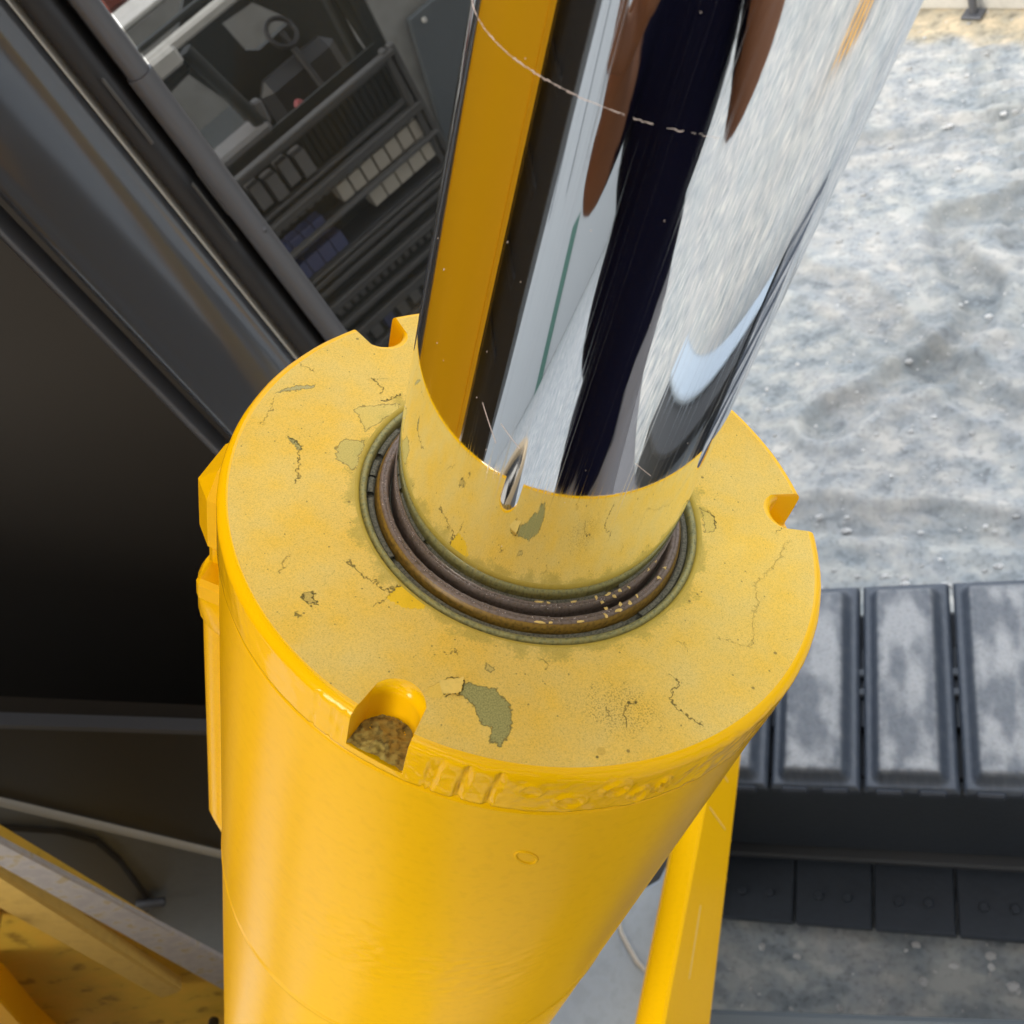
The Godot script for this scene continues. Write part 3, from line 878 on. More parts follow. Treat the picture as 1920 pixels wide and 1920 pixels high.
func cylinder():
	var xf := Transform3D(Basis(CX, CY, CZ), CYL_AT)
	var t := thing("hydraulic_cylinder", "yellow hydraulic boom cylinder with flaking dusty end face and chromed rod", "hydraulic cylinder", xf)
	var fm := face_material()
	# angles: even, and denser in the notches
	var angs := []
	for i in 720: angs.append(i * 0.5 - 180.0)
	for a in NOTCH_AT:
		for i in range(-60, 61): angs.append(wrapf(a + i * 0.1, -180.0, 180.0) + 0.013)
	angs.sort()
	angs.append(angs[0] + 360.0)
	var na := angs.size()
	# gland: flat face, rounded edge, notches, rim
	var mesh := ArrayMesh.new()
	var radii := [0.0, 0.25, 0.5, 0.75, 1.0]
	var P := PackedVector3Array(); var U := PackedVector2Array(); var C := PackedColorArray()
	var bev := 0.0034
	for f in radii:
		for a in angs:
			var ro := gland_radius(a) - bev
			var r: float = lerpf(0.0573, ro, f)
			var q := Vector2(cos(deg_to_rad(a)), sin(deg_to_rad(a))) * r
			P.append(Vector3(q.x, 0, q.y)); U.append(Vector2(q.x, q.y) * 1000.0 / (2.0 * FR) + Vector2(0.5, 0.5)); C.append(Color.WHITE)
	mesh = grid_mesh(na, radii.size(), P, C, U, fm)
	# edge and rim as one strip
	P.clear(); C.clear(); U.clear()
	var depth := 0.0160
	var lump := noise(81, 190.0, 4); var lump2 := noise(82, 60.0, 3)
	var rows := 34
	for j in rows:
		for a in angs:
			var ar := deg_to_rad(a)
			var dir := Vector3(cos(ar), 0, sin(ar))
			var ro := gland_radius(a)
			var y := 0.0; var r := 0.0
			if j <= 8:
				var e := j / 8.0 * PI / 2
				r = ro - bev + bev * sin(e); y = -bev + bev * cos(e)
			else:
				y = lerpf(-bev, -0.0196, minf(1.0, (j - 8) / float(rows - 10)))
				r = ro
				if y < -depth: r = 0.1
				if j == rows - 1: r = 0.0984
			if r > 0.0985 and j > 2 and j < rows - 1:
				var q := dir * 0.1 + Vector3.UP * y
				var rough := 0.00007 + 0.00030 * smooth(-10.0, 3.0, 106.0 - a) * smooth(25.0, 60.0, a)
				r += rough * lump.get_noise_3dv(q) + 0.00016 * lump2.get_noise_3dv(q)
				# file marks cut down the rim
				for g in [[105.6, 0.25, 0.0011], [104.6, 0.3, 0.0012], [100.4, 0.3, 0.0016], [99.7, 0.22, 0.001], [95.4, 0.3, 0.0013], [94.8, 0.22, 0.0009], [121.5, 0.18, 0.0005], [123.2, 0.2, 0.0005], [126.8, 0.18, 0.0006]]:
					var dd := absf(a - g[0] + y * 40.0)
					if dd < g[1] * 2.5 and j > 5: r -= g[2] * smooth(g[1] * 1.6, 0.0, dd)
				# paint runs and scabs low on the rim
				for g in [[76.0, -0.0075, 2.2, 0.0012], [71.0, -0.0135, 1.5, 0.0010], [67.0, -0.012, 1.0, 0.0012], [90.0, -0.008, 1.8, 0.0007], [83.0, -0.013, 2.4, 0.0008]]:
					var dd := Vector2((a - g[0]) / g[2], (y - g[1]) / 0.0035).length()
					if dd < 2.0: r += g[3] * (smooth(1.3, 1.0, dd) * smooth(0.7, 1.0, dd))
			P.append(dir * r + Vector3.UP * y); C.append(Color.WHITE); U.append(Vector2(a / 90.0, y * 20.0))
	var rim := grid_mesh(na, rows, P, C, U, M.yellow_rim, Vector3(0, 0, 1), true)
	mesh.add_surface_from_arrays(Mesh.PRIMITIVE_TRIANGLES, rim.surface_get_arrays(0))
	mesh.surface_set_material(1, M.yellow_rim)
	var gl := node("gland", mesh, t)
	# caked dirt on the floor of the near notch
	P.clear(); C.clear()
	var cake := noise(85, 260.0, 4); var cake2 := noise(86, 900.0, 3)
	for j in 26:
		for i in 30:
			var x := lerpf(-NOTCH_HALF, NOTCH_HALF, i / 29.0); var r := lerpf(0.0862, 0.0998, j / 25.0)
			var d := Vector2(x, maxf(NOTCH_ROUND - r, 0)).length() / NOTCH_HALF
			if d > 1.0 and r < NOTCH_ROUND: r = NOTCH_ROUND - sqrt(maxf(0.0, NOTCH_HALF * NOTCH_HALF - x * x))
			var a := deg_to_rad(115.3)
			var q := Vector3(cos(a), 0, sin(a)) * r + Vector3(-sin(a), 0, cos(a)) * x
			var hump := smooth(0.006, 0.0, Vector2(x + 0.0005, r - 0.0958).length())
			q.y = -depth + 0.0012 + 0.0016 * cake.get_noise_3dv(q) + hump * (0.0022 + 0.003 * cake.get_noise_3dv(q * 1.6)) + 0.0005 * cake2.get_noise_3dv(q)
			P.append(q); C.append(Color.WHITE)
	node("caked_dirt", grid_mesh(30, 26, P, C, PackedVector2Array(), M.dirt_cake), gl)
	# ring edge, groove, snap ring and wiper round the rod
	var b := Mb.new()
	b.lathe([Vector2(0.0579, 0.00003), Vector2(0.0574, 0.00005), Vector2(0.0568, -0.0004), Vector2(0.0563, -0.0011)], 200)
	obj("painted_chamfer", b, M.chamfer_paint, t)
	b = Mb.new()
	b.lathe([Vector2(0.0564, -0.0012), Vector2(0.0562, -0.0004), Vector2(0.0557, 0.0), Vector2(0.0550, 0.0001), Vector2(0.0544, -0.0002), Vector2(0.0540, -0.0010), Vector2(0.0538, -0.0046)], 200)
	obj("ring_edge", b, M.olive_steel, t)
	b = Mb.new()
	b.lathe([Vector2(0.0547, -0.0038), Vector2(0.0500, -0.0040), Vector2(0.0461, -0.004)], 160)
	obj("groove_floor", b, M.groove_grit, t)
	# the snap ring in the groove, in short lengths with gaps
	for g in [[-176.0, -168.5], [-165.0, -150.0], [176.0, 184.0 - 0.9], [146.0, 173.2], [57.0, 143.5], [-20.0, 49.5], [-60.0, -24.0], [-110.0, -66.0], [-147.0, -115.0]]:
		b = Mb.new()
		b.lathe([Vector2(0.0538, -0.0042), Vector2(0.0537, -0.0025), Vector2(0.0533, -0.0020), Vector2(0.0520, -0.0020), Vector2(0.0515, -0.0026), Vector2(0.0515, -0.0042)], int((g[1] - g[0]) / 2.0) + 3, deg_to_rad(g[0]), deg_to_rad(g[1]))
		obj("snap_ring", b, M.groove_grit, t)
	# wiper: olive outer slope, worn brown lip
	b = Mb.new()
	b.lathe([Vector2(0.0501, 0.0006), Vector2(0.0506, -0.0002), Vector2(0.0509, -0.0012), Vector2(0.0512, -0.0030), Vector2(0.0513, -0.0045)], 200)
	obj("wiper_skirt", b, M.wiper_olive, t)
	P.clear(); C.clear()
	var wn := noise(88, 420.0, 4); var wn2 := noise(89, 130.0, 3)
	var prof := [Vector2(0.0462, -0.0045), Vector2(0.0468, -0.0016), Vector2(0.0471, 0.0), Vector2(0.0475, 0.0009), Vector2(0.0480, 0.0012), Vector2(0.0484, 0.0011), Vector2(0.0486, 0.0008), Vector2(0.0488, 0.0011), Vector2(0.0492, 0.0012), Vector2(0.0497, 0.0010), Vector2(0.0500, 0.0007), Vector2(0.0502, 0.0001)]
	for j in prof.size():
		for i in 721:
			var a := i * TAU / 720.0
			var q := Vector3(cos(a), 0, sin(a))
			var v: Vector2 = prof[j]
			var y := v.y + 0.00022 * wn.get_noise_3dv(q * 0.049 + Vector3(0, v.x * 2.0, 0)) + 0.0002 * wn2.get_noise_3dv(q * 0.049)
			P.append(q * v.x + Vector3.UP * y); C.append(Color.WHITE)
	node("wiper_lip", grid_mesh(721, prof.size(), P, C, PackedVector2Array(), M.wiper_rubber, Vector3.UP, true), t)
	# flecks of yellow overspray left on the wiper
	b = Mb.new()
	for g in [[52.0, 0.0488, 1.7, 1.3], [55.5, 0.0478, 1.6, 1.3], [47.5, 0.0482, 1.0, 1.4], [58.0, 0.0495, 2.4, 1.3], [62.0, 0.0472, 1.2, 1.0], [63.5, 0.0496, 1.2, 1.6], [74.0, 0.0498, 2.6, 0.7], [88.0, 0.0499, 3.4, 0.9], [84.5, 0.0498, 1.4, 0.7], [34.0, 0.0486, 1.1, 1.5], [28.0, 0.0484, 1.3, 1.2]]:
		var a := deg_to_rad(g[0])
		var c0 := Vector3(cos(a), 0, sin(a)); var s0 := Vector3(-sin(a), 0, cos(a))
		var poly := PackedVector2Array()
		for k in 7:
			var w := TAU * k / 7.0
			poly.append(Vector2(cos(w) * g[2] * 0.0005, sin(w) * g[3] * 0.0005) * rng.randf_range(0.45, 1.5))
		b.xf = Transform3D(Basis(s0, c0, Vector3.UP), c0 * g[1] + Vector3.UP * 0.0009)
		b.prism(poly, 0.0, 0.0004, 0.0001)
	obj("paint_fleck", b, M.yellow_chip, t).set_meta("kind", "stuff")
	# crumbs of dried grease along the crease of the wiper
	b = Mb.new()
	for k in 230:
		var a := deg_to_rad(rng.randf_range(58.0, 196.0)); var r := 0.0486 + rng.randfn(0.0, 0.00045)
		var s := rng.randf_range(0.00008, 0.00026)
		b.ball(Vector3(cos(a) * r, 0.0010, sin(a) * r), Vector3(s * rng.randf_range(0.7, 1.8), s * 0.7, s), 6)
	obj("grease_crumb", b, M.crumb_pale, t).set_meta("kind", "stuff")
	# a curled flake of paint standing off the face next to the bare crescent
	P.clear(); C.clear()
	var fa := Vector2(-27.6, 72.9); var fb := Vector2(-20.7, 72.1); var fc := Vector2(-21.5, 77.3); var fd := Vector2(-26.4, 77.2)
	for j in 12:
		for i in 16:
			var q := fa.lerp(fb, i / 15.0).lerp(fd.lerp(fc, i / 15.0), j / 11.0)
			q += Vector2(wn2.get_noise_2d(q.x * 0.3, q.y * 0.3), wn2.get_noise_2d(q.y * 0.3, q.x * 0.3)) * 0.5 * smooth(0.0, 0.4, i / 15.0)
			var up := pow(i / 15.0, 1.8) * (1.3 + 0.5 * j / 11.0)
			P.append(Vector3(q.x, up + 0.04 + 0.05 * wn2.get_noise_2dv(q * 0.2), q.y) * 0.001); C.append(Color.WHITE)
	node("paint_flake", grid_mesh(16, 12, P, C, PackedVector2Array(), M.flake), gl)
	# rod
	b = Mb.new()
	b.lathe([Vector2(0.0, 1.15), Vector2(0.0461, 1.15), Vector2(0.0461, -0.03)], 512, 0.0, TAU, Vector2(1, 1.0 / 0.5))
	var rod_part := obj("piston_rod", b, M.chrome, t)
	b = Mb.new()
	b.tube(ring_pts(0.115, Vector3(0, 1.26, 0), Vector3(1, 0, 0)), 0.03, 12, true)
	obj("rod_eye", b, M.yellow_gloss, t)
	# a scored line most of the way round the rod, broken into short strokes
	b = Mb.new()
	var sn := noise(91, 9.0, 2)
	var deg := 180.0
	while deg > 88.0:
		var l := rng.randf_range(0.5, 2.4)
		var keep := 1.0 if deg > 110.0 else 0.55
		if rng.randf() < keep:
			var pts := []
			for k in 5:
				var a := deg_to_rad(deg - l * k / 4.0)
				var r := 0.04612
				pts.append(Vector3(cos(a) * r, 0.1560 + 0.00035 * sn.get_noise_1d(deg - l * k / 4.0) + 0.0012 * (1.0 - (deg - 88.0) / 92.0), sin(a) * r))
			b.tube(pts, rng.randf_range(0.00004, 0.00013) * (1.0 if deg > 120.0 else 0.7), 5)
		deg -= l * rng.randf_range(0.9, 1.25)
	obj("scratch_line", b, M.scratch_white, rod_part)
	b = Mb.new()
	for k in 34:
		var a := deg_to_rad(rng.randf_range(20.0, 178.0)); var y := rng.randf_range(0.02, 0.18)
		var s := rng.randf_range(0.00005, 0.00015)
		b.ball(Vector3(cos(a) * 0.0461, y, sin(a) * 0.0461), Vector3(s, s * rng.randf_range(1.0, 2.5), s), 6)
	for q in [[128.0, 0.072, 0.012], [120.0, 0.069, 0.006], [74.0, 0.066, 0.007]]:
		var pts := []
		for k in 6:
			var a := deg_to_rad(q[0] - k * 1.6)
			pts.append(Vector3(cos(a) * 0.0461, q[1] - q[2] * k / 6.0, sin(a) * 0.0461))
		b.tube(pts, 0.00011, 4)
	obj("dust_speck", b, M.scratch_white, rod_part).set_meta("kind", "stuff")
	# barrel, with its weld ridge and a dried paint run
	P.clear(); C.clear()
	var bn := noise(95, 22.0, 3); var bn2 := noise(96, 160.0, 3)
	var ys := []
	var y := -0.0185
	while y > -0.03: ys.append(y); y -= 0.0005
	while y > -0.42: ys.append(y); y -= 0.0018
	while y > -1.5: ys.append(y); y -= 0.03
	for yy in ys:
		for i in 361:
			var a := i * TAU / 360.0
			var r := 0.0995 - 0.0008 * smooth(-0.0225, -0.0205, yy) + 0.000015 * bn.get_noise_2d(a * 0.1 * 8.0, yy)
			r += 0.00055 * smooth(0.0022, 0.0, absf(yy + 0.2462 + 0.0008 * sin(a * 3.0)))
			# crawled, wrinkled paint in a band
			var wr := smooth(0.05, 0.0, absf(yy + 0.155)) * smooth(38.0, 14.0, absf(rad_to_deg(a) - 100.0))
			r += 0.00045 * wr * bn2.get_noise_2d(a * 0.1 * 0.6, yy * 2.2)
			P.append(Vector3(cos(a) * r, yy, sin(a) * r)); C.append(Color.WHITE)
	node("barrel", grid_mesh(361, ys.size(), P, C, PackedVector2Array(), M.yellow_gloss, Vector3(-1, 0, 0), true), t)
	b = Mb.new()
	var run := []
	for k in 20:
		var w := TAU * k / 20.0
		var a := deg_to_rad(85.6 + cos(w) * 2.1 + sin(w) * 0.5); var yy := -0.0512 + sin(w) * 0.0040 + cos(w) * 0.0014
		run.append(Vector3(cos(a) * 0.0994, yy, sin(a) * 0.0994))
	b.tube(run, 0.0006, 6, true)
	obj("paint_run", b, M.yellow_gloss, t)
	# oil port, clamp and pipe along the back of the barrel
	var pa := deg_to_rad(199.0)
	var rad := Vector3(cos(pa), 0, sin(pa)); var tan := Vector3(-sin(pa), 0, cos(pa))
	var fr := Transform3D(Basis(rad, Vector3.UP, tan), Vector3.ZERO)
	b = Mb.new(); b.xf = fr
	b.box(Vector3(0.106, -0.060, 0.004), Vector3(0.026, 0.042, 0.036), 0.008)
	obj("port_block", b, M.yellow_gloss, t)
	b = Mb.new(); b.xf = fr
	b.box(Vector3(0.108, -0.088, 0.004), Vector3(0.014, 0.020, 0.026), 0.003)
	b.box(Vector3(0.107, -0.095, 0.0), Vector3(0.014, 0.012, 0.04), 0.002)
	obj("pipe_clamp", b, M.yellow_gloss, t)
	b = Mb.new(); b.xf = fr
	b.rod(Vector3(0.104, -0.130, 0.002), Vector3(0.104, -0.101, 0.002), 0.0185, 0.0185, 24, 0.006)
	obj("pipe_flange", b, M.yellow_gloss, t)
	b = Mb.new(); b.xf = fr
	b.tube([Vector3(0.1085, -0.12, 0), Vector3(0.1085, -0.2, 0), Vector3(0.1085, -0.31, 0), Vector3(0.103, -0.325, 0), Vector3(0.098, -0.335, 0), Vector3(0.085, -0.338, 0)], 0.012, 16)
	obj("oil_pipe", b, M.yellow_gloss, t)


func ring_pts(r: float, o: Vector3, axis: Vector3, k := 40) -> Array:
	var x := axis.cross(Vector3(0.1, 0.9, 0.3)).normalized(); var z := axis.cross(x)
	var v := []
	for i in k: v.append(o + x * cos(TAU * i / k) * r + z * sin(TAU * i / k) * r)
	return v


# ================================================================= cab
func cab():
	# axes: x forward along the cab's inner wall, y up, z towards the boom
	var n := Vector3(0.34903, 0, 0.93711); var f := Vector3(0.93711, 0, -0.34903)
	var t := thing("excavator_cab", "glossy dark excavator cab with open black window and polished corner post", "cab", Transform3D(Basis(f, Vector3.UP, n), -n))
	var b := Mb.new()
	# corner post: a deep rounded section with a ridge
	var sec := [Vector2(-0.575, -0.10), Vector2(-0.572, -0.02), Vector2(-0.562, 0.002), Vector2(-0.550, 0.006), Vector2(-0.544, 0.004), Vector2(-0.534, 0.006), Vector2(-0.518, 0.0095), Vector2(-0.500, 0.0122), Vector2(-0.480, 0.0132), Vector2(-0.462, 0.0122), Vector2(-0.447, 0.009), Vector2(-0.436, 0.003), Vector2(-0.428, -0.008), Vector2(-0.423, -0.03), Vector2(-0.424, -0.10)]
	post_strip(b, sec, 1.55, 3.5)
	obj("corner_post", b, M.cab_post, t)
	b = Mb.new()
	post_strip(b, [Vector2(-0.425, -0.09), Vector2(-0.422, -0.012), Vector2(-0.416, 0.002), Vector2(-0.404, 0.002), Vector2(-0.397, -0.008), Vector2(-0.395, -0.09)], 1.55, 3.5)
	obj("window_seal", b, M.rubber, t)
	b = Mb.new()
	post_strip(b, [Vector2(-0.4270, -0.02), Vector2(-0.4265, -0.002), Vector2(-0.4250, 0.0005), Vector2(-0.4235, -0.002), Vector2(-0.4230, -0.02)], 1.55, 3.5)
	obj("edge_highlight", b, M.bead_pale, t)  # pale strip painted in for the thin highlight down the post edge
	b = Mb.new()
	post_strip(b, [Vector2(-0.396, -0.06), Vector2(-0.393, -0.030), Vector2(-0.382, -0.022), Vector2(-0.376, -0.03), Vector2(-0.376, -0.06)], 1.55, 3.5)
	obj("window_channel", b, M.black_plastic, t)
	b = Mb.new()
	b.tube([Vector3(-0.366, 1.55, 0.0), Vector3(-0.366, 2.40, 0.0), Vector3(-0.367, 2.76, 0.0)], 0.0135, 16)
	b.tube([Vector3(-0.367, 2.755, 0.0), Vector3(-0.369, 3.5, 0.0)], 0.0115, 16)
	for y in [1.8, 2.52, 3.2]:
		b.rod(Vector3(-0.366, y, 0.004), Vector3(-0.385, y, -0.05), 0.006, 0.006, 8)
	b.ball(Vector3(-0.357, 2.565, 0.008), Vector3(0.004, 0.004, 0.003), 8)
	obj("grab_rail", b, M.tube_grey, t)
	# tinted pane of the door, swung open beside the rail, with its black edge strip
	b = Mb.new()
	b.prism(PackedVector2Array([Vector2(-0.354, 3.4), Vector2(0.10, 3.4), Vector2(-0.03, 2.655), Vector2(-0.165, 2.297), Vector2(-0.27, 2.05), Vector2(-0.354, 2.05)]), -0.006, -0.002, 0.0)
	obj("tinted_pane", b, M.tinted_glass, t)
	b = Mb.new()
	b.tube([Vector3(0.10, 3.4, -0.004), Vector3(-0.03, 2.655, -0.004), Vector3(-0.165, 2.297, -0.004), Vector3(-0.27, 2.05, -0.004), Vector3(-0.354, 2.05, -0.004)], 0.008, 8)
	obj("pane_edge", b, M.rubber, t)
	# thin slots of the window latch, bright metal lips
	for q in [[Vector3(-0.398, 2.735, 0.004), 0.075], [Vector3(-0.394, 2.60, -0.004), 0.08], [Vector3(-0.386, 2.615, -0.014), 0.06]]:
		b = Mb.new()
		b.box(q[0], Vector3(0.003, q[1], 0.004), 0.001)
		obj("latch_strip", b, M.rail_grey, t)
	# window opening: dark interior shell behind
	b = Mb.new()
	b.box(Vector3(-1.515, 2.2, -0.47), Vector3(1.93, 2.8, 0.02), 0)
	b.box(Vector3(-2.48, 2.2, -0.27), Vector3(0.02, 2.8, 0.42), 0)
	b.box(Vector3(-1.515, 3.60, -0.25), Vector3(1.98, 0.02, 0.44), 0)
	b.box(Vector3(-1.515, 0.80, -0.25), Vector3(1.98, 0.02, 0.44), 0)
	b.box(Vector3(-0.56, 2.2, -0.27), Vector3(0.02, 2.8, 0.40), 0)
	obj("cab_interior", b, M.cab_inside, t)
	# thin bright edge of the opening beside the post
	b = Mb.new()
	post_strip(b, [Vector2(-0.598, -0.03), Vector2(-0.597, 0.0), Vector2(-0.592, 0.003), Vector2(-0.588, 0.0), Vector2(-0.587, -0.03)], 1.72, 3.5)
	obj("window_frame", b, M.tube_grey, t)
	# sill and lower panels, sloping down towards the front
	b = Mb.new()
	b.prism(PackedVector2Array([Vector2(-2.4, 2.98), Vector2(-2.4, 3.0), Vector2(-1.246, 1.958), Vector2(-1.0, 1.735), Vector2(-0.40, 1.20), Vector2(-0.40, 1.17), Vector2(-1.0, 1.715), Vector2(-1.246, 1.942)]), -0.02, 0.004, 0.0)
	obj("window_sill", b, M.tube_grey, t)
	b = Mb.new()
	b.prism(PackedVector2Array([Vector2(-2.4, 2.98), Vector2(-1.246, 1.936), Vector2(-1.0, 1.706), Vector2(-0.40, 1.17), Vector2(-0.40, 0.2), Vector2(-2.4, 0.2)]), -0.06, 0.0, 0.0)
	obj("side_panel", b, M.cab_panel, t)
	b = Mb.new()
	b.tube([Vector3(-2.1, 3.0, 0.0), Vector3(-1.75, 2.42, 0.0), Vector3(-1.429, 1.753, 0.0), Vector3(-1.268, 1.286, 0.0), Vector3(-0.9, 0.53, 0.0)], 0.011, 10)
	obj("panel_trim", b, M.bead_pale, t)
	b = Mb.new()
	b.prism(PackedVector2Array([Vector2(-2.4, 2.88), Vector2(-1.76, 2.38), Vector2(-1.435, 1.745), Vector2(-1.275, 1.28), Vector2(-0.91, 0.5), Vector2(-0.91, 0.2), Vector2(-2.39, 0.22), Vector2(-2.39, 2.85)]), -0.02, 0.004, 0.0)
	obj("lower_panel", b, M.cab_grey, t)
	b = Mb.new()
	b.prism(PackedVector2Array([Vector2(-1.56, 1.78), Vector2(-1.487, 1.685), Vector2(-1.42, 1.60), Vector2(-1.40, 1.52), Vector2(-1.425, 1.42), Vector2(-1.519, 1.181), Vector2(-1.75, 1.0), Vector2(-1.9, 1.6)]), 0.0, 0.014, 0.006)
	obj("access_cover", b, M.cab_panel, t)
	b = Mb.new()
	b.rod(Vector3(-1.53, 1.23, 0.02), Vector3(-1.475, 1.20, 0.02), 0.012, 0.012, 12, 0.005)
	obj("cover_handle", b, M.tube_grey, t)


# a vertical strip with a horizontal section (x, z), smooth across
func post_strip(b: Mb, sec: Array, y0: float, y1: float):
	var k := sec.size()
	var nn := []
	for i in k:
		var d: Vector2 = (sec[mini(i + 1, k - 1)] - sec[maxi(i - 1, 0)]).normalized()
		nn.append(Vector3(-d.y, 0, d.x))
	var rows := 40
	for i in k - 1:
		for j in rows:
			var ya := lerpf(y0, y1, j / float(rows)); var yb := lerpf(y0, y1, (j + 1) / float(rows))
			var A: Vector2 = sec[i]; var B: Vector2 = sec[i + 1]
			var a := Vector3(A.x, ya, A.y); var c := Vector3(B.x, ya, B.y); var d := Vector3(B.x, yb, B.y); var e := Vector3(A.x, yb, A.y)
			b.tri(a, c, d, nn[i], nn[i + 1], nn[i + 1]); b.tri(a, d, e, nn[i], nn[i + 1], nn[i])


# ================================================================= yellow plates of the upper frame
func bracket():
	var n := Vector3(0.34903, 0, 0.93711); var f := Vector3(0.93711, 0, -0.34903)
	var t := thing("boom_foot_plate", "dusty yellow steel frame plate with grey rim below the cab", "frame plate", Transform3D(Basis(f, Vector3.UP, n), -n * 0.62))
	var b := Mb.new()
	b.prism(PackedVector2Array([Vector2(-0.92, 2.72), Vector2(-0.960, 2.202), Vector2(-1.009, 1.663), Vector2(-1.06, 1.20), Vector2(-1.15, 1.08), Vector2(-1.092, 1.540), Vector2(-1.006, 2.151), Vector2(-0.96, 2.72)]), -0.008, 0.0, 0.002)
	obj("rim_flange", b, M.dust_lilac, t)
	b = Mb.new()
	b.prism(PackedVector2Array([Vector2(-0.99, 2.72), Vector2(-1.03, 2.151), Vector2(-1.116, 1.540), Vector2(-1.16, 1.0), Vector2(-2.2, 1.0), Vector2(-2.2, 2.72)]), -0.07, -0.030, 0.003)
	obj("web_plate", b, M.yellow_dull, t)
	b = Mb.new()
	b.prism(PackedVector2Array([Vector2(-0.99, 2.6), Vector2(-1.033, 2.121), Vector2(-1.150, 1.577), Vector2(-1.193, 1.574), Vector2(-1.108, 2.037), Vector2(-1.06, 2.6)]), -0.030, -0.006, 0.004)
	obj("stiffener_bar", b, M.yellow_dusty, t)
	b = Mb.new()
	b.prism(PackedVector2Array([Vector2(-1.27, 1.9), Vector2(-1.288, 1.836), Vector2(-1.383, 1.652), Vector2(-1.45, 1.5), Vector2(-1.9, 1.5), Vector2(-1.9, 2.2)]), -0.03, 0.02, 0.003)
	obj("corner_gusset", b, M.boom_yellow, t)
	b = Mb.new()
	b.rod(Vector3(-1.16, 2.02, -0.03), Vector3(-1.16, 2.02, 0.012), 0.028, 0.028, 20, 0.004)
	obj("pin_boss", b, M.yellow_dusty, t)
	# unseen blocker plate, added only to shade the yellow frame plate
	var tw := thing("added_shade_plate", "grey steel plate added out of view to shade the yellow frame plate", "frame plate", Transform3D(Basis(f, Vector3.UP, n), -n * 0.16))
	b = Mb.new()
	b.prism(PackedVector2Array([Vector2(-0.98, 2.42), Vector2(-0.86, 1.9), Vector2(-0.82, 1.0), Vector2(-2.3, 1.0), Vector2(-2.3, 2.42)]), -0.03, 0.0, 0.004)
	obj("web_plate", b, M.deck_steel, tw)
	b = Mb.new()
	b.prism(PackedVector2Array([Vector2(-0.96, 2.44), Vector2(-0.84, 1.9), Vector2(-0.80, 1.0), Vector2(-0.82, 1.0), Vector2(-0.86, 1.9), Vector2(-0.98, 2.44)]), -0.06, 0.03, 0.003)
	obj("rim_flange", b, M.deck_steel, tw)
	var h := Mb.new()
	h.tube([Vector3(-1.235, 1.36, -0.02), Vector3(-1.215, 1.395, 0.012), Vector3(-1.19, 1.405, 0.02), Vector3(-1.16, 1.39, 0.015), Vector3(-1.13, 1.34, -0.01)], 0.010, 10)
	var hose := obj("black_hose", h, M.rubber)
	hose.transform = t.transform
	tag(hose, "short black rubber hose loop at the bottom beside the yellow frame plate", "hose")


